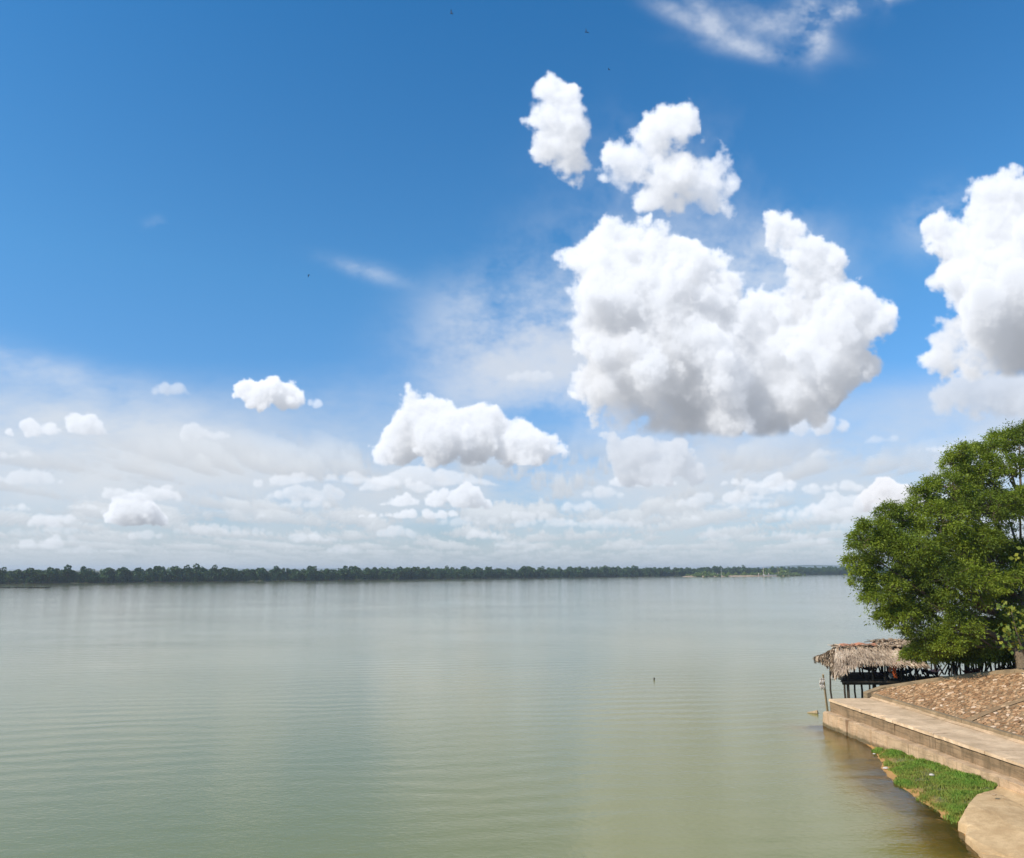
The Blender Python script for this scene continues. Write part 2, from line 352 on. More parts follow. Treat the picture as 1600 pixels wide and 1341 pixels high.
world = bpy.data.worlds.new('World'); sc.world = world; world.use_nodes = True
nt = world.node_tree; nt.nodes.clear()
def N(t, **kw):
    n = nt.nodes.new(t)
    for k, v in kw.items(): setattr(n, k, v)
    return n
def wm(op, a, b=None):
    n = N('ShaderNodeMath', operation=op)
    for i, q in enumerate((a, b)):
        if q is None: continue
        if isinstance(q, (int, float)): n.inputs[i].default_value = q
        else: nt.links.new(q, n.inputs[i])
    return n.outputs[0]
def vm(op, a, b):
    n = N('ShaderNodeVectorMath', operation=op)
    for i, q in enumerate((a, b)):
        if isinstance(q, tuple): n.inputs[i].default_value = q
        else: nt.links.new(q, n.inputs[i])
    return n.outputs[0]
sky = N('ShaderNodeTexSky', sky_type='NISHITA'); sky.sun_disc = False
sky.sun_elevation = SUN_EL; sky.sun_rotation = SUN_AZ; sky.altitude = 0; sky.air_density = 1.0; sky.dust_density = 1.0; sky.ozone_density = 1.6
tc = N('ShaderNodeTexCoord'); sep = N('ShaderNodeSeparateXYZ'); nt.links.new(tc.outputs['Generated'], sep.inputs[0])
az = wm('MULTIPLY', wm('ARCTAN2', sep.outputs[0], sep.outputs[1]), 180 / math.pi); el = wm('MULTIPLY', wm('ARCSINE', sep.outputs[2]), 180 / math.pi)
def uv(a0, a1, e0, e1):
    c = N('ShaderNodeCombineXYZ')
    nt.links.new(wm('DIVIDE', wm('SUBTRACT', az, a0), a1 - a0), c.inputs[0]); nt.links.new(wm('DIVIDE', wm('SUBTRACT', el, e0), e1 - e0), c.inputs[1])
    return c.outputs[0]
def tex(im, v, ext):
    n = N('ShaderNodeTexImage'); n.image = im; n.extension = ext; n.interpolation = 'Linear'; nt.links.new(v, n.inputs[0]); return n.outputs[0]
uf, ur = uv(AZ0, AZ1, EL0, EL1), uv(-180, 180, 0, 90)
colr = vm('ADD', tex(im_fc, uf, 'CLIP'), tex(im_rc, ur, 'EXTEND')); cov = vm('ADD', tex(im_fa, uf, 'CLIP'), tex(im_ra, ur, 'EXTEND'))
SKY_STRENGTH = .10
def sky_tint():                                             # this camera's rendering of a clear tropical sky: deeper and bluer overhead
    r = N('ShaderNodeValToRGB'); nt.links.new(sep.outputs[2], r.inputs[0]); e = r.color_ramp.elements
    st = [(0, (.80, 1.04, 1.46)), (.10, (.74, 1.12, 1.60)), (.34, (.60, 1.30, 1.72)), (.62, (.36, 1.20, 1.74)), (1, (.34, 1.18, 1.74))]
    while len(e) < len(st): e.new(.5)
    for k, (p, c) in zip(e, st): k.position = p; k.color = tuple(q / 2 for q in c) + (1,)
    return vm('MULTIPLY', r.outputs[0], (2, 2, 2))
clear = vm('MULTIPLY', vm('MULTIPLY', sky.outputs[0], sky_tint()), vm('SUBTRACT', (1, 1, 1), cov))
tot = vm('ADD', clear, vm('MULTIPLY', colr, (1 / SKY_STRENGTH,) * 3))
bg = N('ShaderNodeBackground'); bg.inputs[1].default_value = SKY_STRENGTH; nt.links.new(tot, bg.inputs[0])
wo = N('ShaderNodeOutputWorld'); nt.links.new(bg.outputs[0], wo.inputs[0])
world.cycles.sampling_method = 'MANUAL'; world.cycles.sample_map_resolution = 1024

# ================================================================ helpers
rnd = random.Random(7); nr = np.random.default_rng(7)
cp, sp = math.cos(PITCH), math.sin(PITCH)
def ray(px, py):
    u, v = (px - CX) / F_PX, (CY - py) / F_PX
    return Vector((u, cp - sp * v, sp + cp * v))
def at(px, py, z=0.0):
    d = ray(px, py); t = (z - CAM_H) / d.z; return Vector((d.x * t, d.y * t, z))
def on(px, py, Y):
    d = ray(px, py); t = Y / d.y; return Vector((d.x * t, Y, CAM_H + d.z * t))

class MB:
    def __init__(s): s.v = []; s.f = []; s.m = []
    def quad(s, a, b, c, d, m=0):
        n = len(s.v); s.v += [tuple(a), tuple(b), tuple(c), tuple(d)]; s.f.append((n, n + 1, n + 2, n + 3)); s.m.append(m)
    def tri(s, a, b, c, m=0):
        n = len(s.v); s.v += [tuple(a), tuple(b), tuple(c)]; s.f.append((n, n + 1, n + 2)); s.m.append(m)
    def hexa(s, p, m=0):                                   # 8 corners: bottom ring, top ring
        n = len(s.v); s.v += [tuple(q) for q in p]
        for f in ((3, 2, 1, 0), (4, 5, 6, 7), (0, 1, 5, 4), (1, 2, 6, 5), (2, 3, 7, 6), (3, 0, 4, 7)):
            s.f.append(tuple(n + i for i in f)); s.m.append(m)
    def box(s, c, size, rot=None, m=0, jit=0.0):
        h = [q / 2 for q in size]; P = []
        for dz in (-1, 1):
            for dx, dy in ((-1, -1), (1, -1), (1, 1), (-1, 1)):
                q = Vector((dx * h[0], dy * h[1], dz * h[2]))
                if jit: q += Vector([rnd.uniform(-jit, jit) for _ in range(3)])
                if rot is not None: q = rot @ q
                P.append(Vector(c) + q)
        s.hexa(P, m)
    def tube(s, pts, rad, n=7, m=0, cap=True):
        pts = [Vector(p) for p in pts]; base = len(s.v); ref = None
        for i, p in enumerate(pts):
            d = (pts[min(i + 1, len(pts) - 1)] - pts[max(i - 1, 0)]).normalized()
            if ref is None: ref = d.orthogonal().normalized()
            ref = (ref - d * ref.dot(d)); ref = ref.normalized() if ref.length > 1e-5 else d.orthogonal().normalized()
            b = d.cross(ref); r = rad[i] if hasattr(rad, '__len__') else rad
            for k in range(n):
                a = 2 * math.pi * k / n; s.v.append(tuple(p + (ref * math.cos(a) + b * math.sin(a)) * r))
        for i in range(len(pts) - 1):
            for k in range(n):
                s.f.append((base + i * n + k, base + i * n + (k + 1) % n, base + (i + 1) * n + (k + 1) % n, base + (i + 1) * n + k)); s.m.append(m)
        if cap:
            s.f.append(tuple(base + k for k in range(n))[::-1]); s.m.append(m)
            s.f.append(tuple(base + (len(pts) - 1) * n + k for k in range(n))); s.m.append(m)
    def mesh(s, name, mats, org=(0, 0, 0), smooth=False):
        me = bpy.data.meshes.new(name); o = Vector(org)
        me.from_pydata([tuple(Vector(v) - o) for v in s.v], [], s.f)
        for m in (mats if isinstance(mats, (list, tuple)) else [mats]): me.materials.append(m)
        me.polygons.foreach_set('material_index', s.m)
        if smooth: me.polygons.foreach_set('use_smooth', [True] * len(s.f))
        me.update(); return me
    def build(s, name, mats, parent=None, org=None, smooth=False, **kw):
        if org is None: org = tuple(parent['_org']) if parent is not None else (0, 0, 0)
        return put_obj(name, s.mesh(name, mats, org, smooth), parent, None if parent is not None else org, **kw)

def put_obj(name, me, parent=None, loc=None, label=None, cat=None, group=None, kind=None):
    o = bpy.data.objects.new(name, me); COL.objects.link(o)
    if parent is not None: o.parent = parent
    if loc is not None: o.location = loc
    o['_org'] = list(loc) if loc is not None else (list(parent['_org']) if parent is not None else [0, 0, 0])
    if label: o['label'] = label
    if cat: o['category'] = cat
    if group: o['group'] = group
    if kind: o['kind'] = kind
    return o
def thing(name, loc, label, cat, group=None, kind=None):
    return put_obj(name, None, None, tuple(loc), label, cat, group, kind)

def np_mesh(name, V, faces_n, mats, midx=None, tone=None, smooth=False):
    """mesh from an (n, k, 3) array of separate k-gons"""
    n, k = V.shape[:2]
    me = bpy.data.meshes.new(name)
    me.vertices.add(n * k); me.vertices.foreach_set('co', V.reshape(-1).astype(np.float32))
    me.loops.add(n * k); me.loops.foreach_set('vertex_index', np.arange(n * k, dtype=np.int32))
    me.polygons.add(n); me.polygons.foreach_set('loop_start', np.arange(0, n * k, k, dtype=np.int32)); me.polygons.foreach_set('loop_total', np.full(n, k, np.int32))
    for m in (mats if isinstance(mats, (list, tuple)) else [mats]): me.materials.append(m)
    if midx is not None: me.polygons.foreach_set('material_index', midx.astype(np.int32))
    if tone is not None:
        at_ = me.attributes.new('tone', 'FLOAT', 'FACE'); at_.data.foreach_set('value', tone.astype(np.float32))
    me.update(calc_edges=True); return me

def grid_mesh(name, P, mats, attr=None, keep=None, smooth=True):
    h, w = P.shape[:2]
    idx = np.arange(h * w).reshape(h, w)
    Q = np.stack([idx[:-1, :-1], idx[:-1, 1:], idx[1:, 1:], idx[1:, :-1]], 2)
    Q = Q[keep] if keep is not None else Q.reshape(-1, 4)
    n = len(Q); me = bpy.data.meshes.new(name)
    me.vertices.add(h * w); me.vertices.foreach_set('co', P.reshape(-1).astype(np.float32))
    me.loops.add(n * 4); me.loops.foreach_set('vertex_index', Q.reshape(-1).astype(np.int32))
    me.polygons.add(n); me.polygons.foreach_set('loop_start', np.arange(0, n * 4, 4, dtype=np.int32)); me.polygons.foreach_set('loop_total', np.full(n, 4, np.int32))
    me.polygons.foreach_set('use_smooth', np.full(n, smooth))
    me.materials.append(mats)
    if attr is not None:
        for k_, a in attr.items():
            at_ = me.attributes.new(k_, 'FLOAT', 'POINT'); at_.data.foreach_set('value', a.reshape(-1).astype(np.float32))
    me.update(calc_edges=True); me.validate(); return me

# smooth value noise for geometry
_lat = nr.random((256, 256)).astype(np.float64)
def vnoise(x, y, oct=4, f=1.0):
    out = 0; a = 1; tot = 0
    for o_ in range(oct):
        xx, yy = x * f + 17.3 * o_, y * f + 9.1 * o_; i, j = np.floor(xx).astype(int), np.floor(yy).astype(int); u, v = xx - i, yy - j
        u = u * u * (3 - 2 * u); v = v * v * (3 - 2 * v)
        g = lambda p, q: _lat[p % 256, q % 256]
        out = out + a * (g(i, j) * (1 - u) * (1 - v) + g(i + 1, j) * u * (1 - v) + g(i, j + 1) * (1 - u) * v + g(i + 1, j + 1) * u * v); tot += a; a *= .5; f *= 2.03
    return out / tot - .5

# ---------------------------------------------------------------- materials
class M:
    def __init__(s, name):
        s.m = bpy.data.materials.new(name); s.m.use_nodes = True; s.t = s.m.node_tree; s.t.nodes.clear()
        s.out = s.n('ShaderNodeOutputMaterial')
    def n(s, t, **kw):
        q = s.t.nodes.new(t)
        for k, v in kw.items(): setattr(q, k, v)
        return q
    def l(s, a, b): s.t.links.new(a, b)
    def pos(s): return s.n('ShaderNodeNewGeometry').outputs['Position']
    def noise(s, scale, detail=4, rough=.55, vec=None, dist=0):
        q = s.n('ShaderNodeTexNoise'); q.inputs['Scale'].default_value = scale; q.inputs['Detail'].default_value = detail; q.inputs['Roughness'].default_value = rough; q.inputs['Distortion'].default_value = dist
        s.l(vec if vec is not None else s.pos(), q.inputs['Vector']); return q.outputs[0]
    def scale(s, vec, sc_):
        q = s.n('ShaderNodeVectorMath', operation='MULTIPLY'); s.l(vec, q.inputs[0]); q.inputs[1].default_value = sc_; return q.outputs[0]
    def ramp(s, f, stops):
        q = s.n('ShaderNodeValToRGB'); e = q.color_ramp.elements
        while len(e) < len(stops): e.new(.5)
        for k, (p, c) in zip(e, stops): k.position = p; k.color = (*c, 1) if len(c) == 3 else c
        s.l(f, q.inputs[0]); return q.outputs[0]
    def mix(s, f, a, b, mode='MIX'):
        q = s.n('ShaderNodeMix', data_type='RGBA', blend_type=mode)
        for i, v in ((0, f), (6, a), (7, b)):
            if hasattr(v, 'is_linked') or hasattr(v, 'links'): s.l(v, q.inputs[i])
            elif isinstance(v, (int, float)): q.inputs[i].default_value = v
            else: q.inputs[i].default_value = (*v, 1)
        return q.outputs[2]
    def math(s, op, a, b=0.0, clamp=False):
        q = s.n('ShaderNodeMath', operation=op); q.use_clamp = clamp
        for i, v in enumerate((a, b)):
            if isinstance(v, (int, float)): q.inputs[i].default_value = v
            else: s.l(v, q.inputs[i])
        return q.outputs[0]
    def attr(s, nm): return s.n('ShaderNodeAttribute', attribute_name=nm).outputs['Fac']
    def objrand(s): return s.n('ShaderNodeObjectInfo').outputs['Random']
    def bump(s, h, strength=.5, dist=.02):
        q = s.n('ShaderNodeBump'); q.inputs['Strength'].default_value = strength; q.inputs['Distance'].default_value = dist; s.l(h, q.inputs['Height']); return q.outputs[0]
    def pbr(s, col, rough=.9, nrm=None, spec=.3, trans=None):
        q = s.n('ShaderNodeBsdfPrincipled')
        if hasattr(col, 'links'): s.l(col, q.inputs['Base Color'])
        else: q.inputs['Base Color'].default_value = (*col, 1)
        q.inputs['Roughness'].default_value = rough; q.inputs['Specular IOR Level'].default_value = spec
        if nrm is not None: s.l(nrm, q.inputs['Normal'])
        sh = q.outputs[0]
        if trans is not None:
            tr = s.n('ShaderNodeBsdfTranslucent'); s.l(trans[1], tr.inputs[0]) if hasattr(trans[1], 'links') else None
            mx = s.n('ShaderNodeMixShader'); mx.inputs[0].default_value = trans[0]; s.l(sh, mx.inputs[1]); s.l(tr.outputs[0], mx.inputs[2]); sh = mx.outputs[0]
        s.l(sh, s.out.inputs[0]); return s.m

def concrete(name, a, b, stain, bump=.012, wet=False):
    m = M(name); c = m.ramp(m.noise(1.1, 6, .6), [(.3, a), (.7, b)])
    c = m.mix(m.math('MULTIPLY', m.ramp(m.noise(.45, 5, .7, dist=.6), [(.5, (0, 0, 0)), (.68, (1, 1, 1))]), .75), c, stain)
    if wet:                                                     # weed and slime at the waterline
        q = m.n('ShaderNodeSeparateXYZ'); m.l(m.pos(), q.inputs[0]); e = m.math('ADD', q.outputs[2], m.math('MULTIPLY', m.noise(2.5, 4), -.30))
        c = m.mix(m.ramp(e, [(.0, (.85, .85, .85)), (.12, (0, 0, 0))]), c, (.10, .085, .04))
    c = m.mix(.22, c, m.ramp(m.noise(26, 3, .7), [(.3, (.05, .04, .03)), (.7, (.75, .7, .62))]), 'OVERLAY')
    ln_ = m.noise(1.6, 5, .65, m.scale(m.pos(), (.35, .35, 5)))           # pour lines and water marks
    c = m.mix(m.math('MULTIPLY', m.ramp(ln_, [(.50, (0, 0, 0)), (.60, (1, 1, 1))]), .45), c, stain)
    st = m.noise(3.2, 4, .6, m.scale(m.pos(), (1, 1, .18)))              # run-off streaks
    c = m.mix(m.math('MULTIPLY', m.ramp(st, [(.5, (0, 0, 0)), (.64, (1, 1, 1))]), .40), c, stain)
    h = m.math('ADD', m.noise(14, 5, .65), m.math('MULTIPLY', m.noise(70, 2, .5), .3))
    return m.pbr(c, .92, m.bump(h, .6, bump), .2)
m_walk = concrete('walk_concrete', (.62, .44, .275), (.76, .56, .365), (.45, .31, .185))
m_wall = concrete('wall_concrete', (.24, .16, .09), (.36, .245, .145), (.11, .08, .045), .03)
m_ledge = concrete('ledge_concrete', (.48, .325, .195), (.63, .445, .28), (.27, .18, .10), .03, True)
m_kerb = concrete('kerb_concrete', (.27, .19, .11), (.38, .275, .165), (.13, .095, .058))
m_apron = concrete('apron_concrete', (.54, .36, .185), (.68, .48, .265), (.42, .26, .125), .03)

def mk_stone():
    m = M('pitching_stone'); r = m.objrand(); t = m.attr('tone'); k = m.math('FRACT', m.math('ADD', m.math('MULTIPLY', r, 7.3), t))
    c = m.ramp(k, [(0, (.20, .11, .055)), (.3, (.36, .205, .105)), (.6, (.45, .27, .145)), (.88, (.53, .35, .21)), (.97, (.60, .43, .30)), (1, (.70, .55, .42))])
    c = m.mix(.35, c, m.ramp(m.noise(9, 4, .6), [(.3, (.2, .16, .13)), (.7, (.8, .74, .66))]), 'OVERLAY')
    return m.pbr(c, .9, m.bump(m.noise(30, 3), .5, .01), .2)
m_stone = mk_stone()
m = M('stone_bedding'); m_bed = m.pbr(m.ramp(m.noise(1.6, 6, .65), [(.3, (.17, .107, .058)), (.5, (.28, .18, .10)), (.7, (.37, .245, .138))]), .95, m.bump(m.noise(12, 5, .7), 1, .04), .1)

def mk_shore():
    m = M('shore_mud'); p = m.pos(); sp_ = m.n('ShaderNodeSeparateXYZ'); m.l(p, sp_.inputs[0])
    c = m.ramp(m.noise(1.4, 6, .65), [(.3, (.40, .20, .06)), (.7, (.54, .29, .10))])
    g = m.ramp(m.noise(2.2, 5, .7), [(.35, (.08, .10, .03)), (.7, (.20, .19, .07))])
    c = m.mix(m.ramp(sp_.outputs[2], [(.04, (0, 0, 0)), (.16, (1, 1, 1))]), c, g)
    return m.pbr(c, .85, m.bump(m.noise(20, 4), .6, .02), .3)
m_shore = mk_shore()
m = M('far_land'); m_land = m.pbr(m.ramp(m.noise(.02, 5, .7), [(.35, (.05, .065, .03)), (.6, (.12, .11, .05)), (.75, (.34, .26, .16))]), .95)
m = M('far_hills'); m_hills = m.pbr(m.ramp(m.noise(.004, 5, .7), [(.35, (.05, .08, .05)), (.65, (.09, .12, .07))]), .95)
m = M('lake_bed'); m_lake = m.pbr(m.ramp(m.noise(.5, 4), [(.3, (.16, .13, .07)), (.7, (.24, .19, .1))]), .95)

def leafmat(name, stops, trans=.36):
    m = M(name); t = m.attr('tone'); r = m.objrand()
    k = m.math('ADD', m.math('MULTIPLY', t, .8), m.math('MULTIPLY', r, .2))
    c = m.ramp(k, stops); c2 = m.mix(1.0, c, (1.25, 1.15, .45), 'MULTIPLY')
    return m.pbr(c, .55, None, .25, (trans, c2))
m_leaf = leafmat('acacia_leaf', [(0, (.06, .09, .012)), (.45, (.185, .245, .022)), (.8, (.30, .365, .035)), (1, (.39, .43, .055))])
m_broad = leafmat('broad_leaf', [(0, (.08, .14, .03)), (.6, (.16, .22, .04)), (1, (.42, .40, .05))], .35)
m_farleaf = leafmat('far_leaf', [(0, (.028, .062, .024)), (.5, (.050, .104, .034)), (1, (.10, .16, .045))], .1)
m_isleleaf = leafmat('island_leaf', [(0, (.07, .12, .03)), (.5, (.14, .20, .045)), (1, (.24, .29, .07))], .1)
m_grass = leafmat('grass_blade', [(0, (.34, .25, .09)), (.35, (.34, .36, .08)), (.7, (.28, .42, .075)), (.95, (.22, .42, .06)), (1, (.56, .45, .20))], .3)
m = M('tree_bark'); m_bark = m.pbr(m.ramp(m.noise(5, 6, .65, m.scale(m.pos(), (3, 3, .8))), [(.3, (.08, .06, .04)), (.7, (.25, .19, .13))]), .95, m.bump(m.noise(18, 5, .6, m.scale(m.pos(), (2, 2, .5))), 1, .03), .1)
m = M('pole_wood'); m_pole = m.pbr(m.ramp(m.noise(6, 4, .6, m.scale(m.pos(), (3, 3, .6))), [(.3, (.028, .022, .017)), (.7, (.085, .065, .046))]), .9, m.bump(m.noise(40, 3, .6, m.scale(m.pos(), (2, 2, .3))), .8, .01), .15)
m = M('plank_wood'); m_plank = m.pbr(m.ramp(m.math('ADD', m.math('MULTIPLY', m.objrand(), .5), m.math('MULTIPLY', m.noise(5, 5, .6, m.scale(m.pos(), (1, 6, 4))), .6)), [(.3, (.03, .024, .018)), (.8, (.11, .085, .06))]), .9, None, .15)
def mk_thatch():
    m = M('palm_thatch'); t = m.attr('tone')
    c = m.ramp(t, [(0, (.10, .065, .038)), (.2, (.25, .18, .125)), (.5, (.50, .385, .28)), (.85, (.68, .54, .41)), (1, (.84, .70, .56))])
    c = m.mix(.35, c, m.ramp(m.noise(3, 5, .7), [(.3, (.15, .12, .1)), (.7, (.8, .75, .7))]), 'OVERLAY')
    return m.pbr(c, .85, m.bump(m.noise(60, 3), .5, .01), .2, (.12, c))
m_thatch = mk_thatch()
def plain(name, c, rough=.8, var=.25, sc_=6, trans=None, spec=.3):
    m = M(name); d = tuple(q * (1 - var) for q in c)
    col = m.ramp(m.noise(sc_, 4, .6), [(.3, d), (.7, c)])
    return m.pbr(col, rough, None, spec, (trans, col) if trans else None)
m_orange = plain('orange_cloth', (.62, .13, .03), .9, .35, 4, .3)
m_sheet = plain('rusty_sheet', (.62, .27, .16), .8, .35, 5)
m_bag = plain('white_plastic', (.78, .70, .62), .8, .06, 3, .3)
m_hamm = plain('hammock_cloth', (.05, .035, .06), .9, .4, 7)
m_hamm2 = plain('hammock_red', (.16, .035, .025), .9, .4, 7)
m_cushion = plain('white_cloth', (.34, .34, .33), .9, .2, 7)
m_logw = plain('pale_log', (.46, .33, .19), .85, .4, 8)
m_white = plain('white_paint', (.80, .74, .68), .8, .12, .6)
m_pinkm = plain('pink_paint', (.62, .45, .40), .8, .1, .6)
m_sand = plain('island_sand', (.55, .38, .24), .95, .3, .15)
m_bird = plain('bird_feather', (.05, .045, .045), .8, .3, 20)
m_weed = plain('water_weed', (.06, .07, .045), .9, .4, .8)
m_jar = plain('grey_bucket', (.30, .30, .29), .7, .2, 8)

# ================================================================ the promenade's frame: s runs towards us along the wall, o away from the water
WT = 1.69                                                    # top of the walk above the water
A_, B_ = at(1295, 1092, WT), at(1600, 1194, WT)
ES_ = (B_ - A_).normalized(); EO_ = Vector((-ES_.y, ES_.x, 0))
if EO_.x < 0: EO_ = -EO_
def W(s, o, z): q = A_ + ES_ * s + EO_ * o; return Vector((q.x, q.y, z))
def to_so(p): d = Vector((p[0], p[1], 0)) - Vector((A_.x, A_.y, 0)); return d.dot(ES_), d.dot(EO_)
KO = to_so(at(1470, 1116, 1.95))[1]                         # the kerb's offset
print('frame', A_, B_, 'kerb', KO, [to_so(at(x, y, 1.95)) for x, y in ((1340, 1080), (1600, 1158))])
SL, SZ = .33, 1.93
def slope_z(o): return SZ + SL * (o - KO - .3)
def onslope(px, py):
    d = ray(px, py); z = 2.0
    lo, hi = 20.0, 90.0
    f = lambda Y: (lambda q: q.z - slope_z(to_so(q)[1]))(on(px, py, Y))
    for _ in range(60):
        mid = (lo + hi) / 2
        if f(mid) > 0: lo = mid
        else: hi = mid
    return on(px, py, lo)
EDGE = [to_so(onslope(x, y)) for x, y in ((1342, 1080), (1380, 1073.5), (1420, 1068), (1460, 1062), (1500, 1057), (1550, 1051.5), (1600, 1047))]
EDGE = [e for e in EDGE if e[1] > KO + .35]
EDGE = [(EDGE[0][0] - .1, KO + .3)] + EDGE
(e0s, e0o), (e1s, e1o) = EDGE[-3], EDGE[-1]
EDGE += [(e1s + (e1s - e0s) * k, e1o + (e1o - e0o) * k) for k in (1.0, 2.2, 4.0)]
print('edge', [(round(a, 1), round(b, 1)) for a, b in EDGE])
_eo = np.array([e[1] for e in EDGE]); _es = np.array([e[0] for e in EDGE])
def edge_s(o): return float(np.interp(o, _eo, _es))
S_END = 62.0                                                 # how far the walk runs towards and past us

# ---------------------------------------------------------------- shoreline and ground
SHORE = [at(x, y, 0) for x, y in ((1292, 1131), (1325, 1146), (1362, 1166), (1374, 1185), (1386, 1204), (1398, 1219), (1420, 1236), (1450, 1258), (1478, 1273), (1500, 1286), (1512, 1312), (1535, 1334), (1570, 1356), (1620, 1390), (1700, 1460))]
SH = np.array([[p.x, p.y] for p in SHORE])
def shore_h(X, Y):
    """height of the ground from the distance to the water's edge: land rises slowly, the bed falls away"""
    best = np.full(X.shape, 1e9); side = np.zeros(X.shape)
    for a, b in zip(SH[:-1], SH[1:]):
        ab = b - a; t = np.clip(((X - a[0]) * ab[0] + (Y - a[1]) * ab[1]) / (ab @ ab), 0, 1)
        qx, qy = X - a[0] - ab[0] * t, Y - a[1] - ab[1] * t; d = np.hypot(qx, qy)
        cr = ab[0] * (Y - a[1]) - ab[1] * (X - a[0])
        up = d < best; best = np.where(up, d, best); side = np.where(up, np.sign(cr), side)
    d = best * side                                          # positive on the land side
    n = vnoise(X, Y, 4, .8)
    so = (X - A_.x) * EO_.x + (Y - A_.y) * EO_.y
    deep = np.where(d < 0, np.maximum(-.07 * np.abs(d) ** 1.2 - .30 * np.maximum(np.abs(d) - 1.6, 0) ** 1.2, -2.5), 0)
    land = np.where(d > 0, .34 * (1 - np.exp(-d / 1.6)) + .04 * np.minimum(d, 4), 0)
    h = deep + land + n * np.clip(.03 + .10 * np.abs(d), 0, .16)
    ss = (X - A_.x) * ES_.x + (Y - A_.y) * ES_.y                 # off the end of the wall the bed drops away
    off = np.minimum(-.5 - .45 * np.maximum(-.2 - ss, 0), h)
    return np.where((ss < -.2) | (so > 1.0), np.maximum(off, -2.5), h)

# ================================================================ the setting: bed, water, far land, hills
def sheet(name, size, z, mat, kind='structure'):
    b = MB(); b.quad((-size, -size, z), (size, -size, z), (size, size, z), (-size, size, z)); return b.build(name, mat, kind=kind)
sheet('ground', 15000, -4.0, m_lake)

gx = np.arange(8, 44, .2); gy = np.arange(4, 62, .2); GX, GY = np.meshgrid(gx, gy)
GZ = shore_h(GX, GY)
GO = (GX - A_.x) * EO_.x + (GY - A_.y) * EO_.y
GS_ = (GX - A_.x) * ES_.x + (GY - A_.y) * ES_.y
GZ = np.where(GO > .6, np.minimum(GZ, .5), GZ)
GZ = np.where(GS_ < -.3, -1.4 + 0 * GZ, GZ)
put_obj('shore', grid_mesh('shore', np.stack([GX, GY, GZ], 2), m_shore), kind='structure')

def mk_water():
    m = M('lake_water'); p = m.pos()
    dist = m.n('ShaderNodeVectorMath', operation='LENGTH'); m.l(p, dist.inputs[0])
    # wind ripples, patchy; long low swells; both as height in metres
    r1 = m.noise(4.2, 3, .6, m.scale(p, (.85, 1.35, 1)), .5)
    r2 = m.noise(1.1, 2, .5, m.scale(p, (.85, 1.3, 1)), .4)
    patch = m.ramp(m.noise(.035, 4, .6, m.scale(p, (.6, 1, 1))), [(.34, (.5, .5, .5)), (.66, (1, 1, 1))])
    w = m.n('ShaderNodeTexWave', wave_type='BANDS', bands_direction='Y', wave_profile='SIN'); w.inputs['Scale'].default_value = .145; w.inputs['Distortion'].default_value = 9; w.inputs['Detail'].default_value = 3; w.inputs['Detail Scale'].default_value = .5
    rot = m.n('ShaderNodeVectorRotate', rotation_type='Z_AXIS'); m.l(p, rot.inputs['Vector']); rot.inputs['Angle'].default_value = math.radians(-9); m.l(rot.outputs[0], w.inputs['Vector'])
    swp = m.ramp(m.noise(.022, 3, .5), [(.40, (.05, .05, .05)), (.64, (1, 1, 1))])
    h = m.math('ADD', m.math('MULTIPLY', m.math('ADD', m.math('MULTIPLY', r1, RIP1), m.math('MULTIPLY', r2, RIP2)), patch), m.math('MULTIPLY', m.math('MULTIPLY', w.outputs[1], swp), SWELL))
    nrm = m.bump(h, 1.0, 1.0)
    fr = m.n('ShaderNodeFresnel'); fr.inputs[0].default_value = 1.333; m.l(nrm, fr.inputs['Normal'])
    gl = m.n('ShaderNodeBsdfGlossy'); gl.inputs['Roughness'].default_value = .075; gl.inputs[0].default_value = (1, 1, 1, 1); m.l(nrm, gl.inputs['Normal'])
    big = m.noise(.012, 4, .6)
    silt = m.ramp(big, [(.35, WATER_A), (.65, WATER_B)])
    silt = m.mix(m.math('MULTIPLY', m.math('SUBTRACT', 1.0, m.attr('turbid')), 1.6, True), silt, (.44, .30, .055))   # stirred mud by the bank
    df = m.n('ShaderNodeBsdfDiffuse'); m.l(silt, df.inputs[0])
    tr = m.n('ShaderNodeBsdfTransparent'); tr.inputs[0].default_value = (.88, .76, .42, 1)
    tur = m.attr('turbid')
    body = m.n('ShaderNodeMixShader'); m.l(tur, body.inputs[0]); m.l(tr.outputs[0], body.inputs[1]); m.l(df.outputs[0], body.inputs[2])
    mx = m.n('ShaderNodeMixShader'); m.l(fr.outputs[0], mx.inputs[0]); m.l(body.outputs[0], mx.inputs[1]); m.l(gl.outputs[0], mx.inputs[2])
    m.l(mx.outputs[0], m.out.inputs[0]); return m.m
RIP1, RIP2, SWELL = .016, .020, .020
WATER_A, WATER_B = (.19, .198, .065), (.265, .235, .07)
m_water = mk_water()
wxs = np.concatenate([[-14000, -3000, -600, -150, -40, 0, 8], np.arange(12, 34, .25), [34, 40, 60, 200, 800, 4000, 14000]])
wys = np.concatenate([[-14000, -3000, -200, -20, 8], np.arange(14, 60, .25), [61, 70, 100, 200, 500, 2000, 14000]])
WX, WY = np.meshgrid(wxs, wys); bed = shore_h(WX, WY)
tur = 1 - np.exp(-np.clip(-bed, 0, 9) * 2.4)
put_obj('water', grid_mesh('water', np.stack([WX, WY, 0 * WX], 2), m_water, {'turbid': tur}, smooth=False), kind='structure')

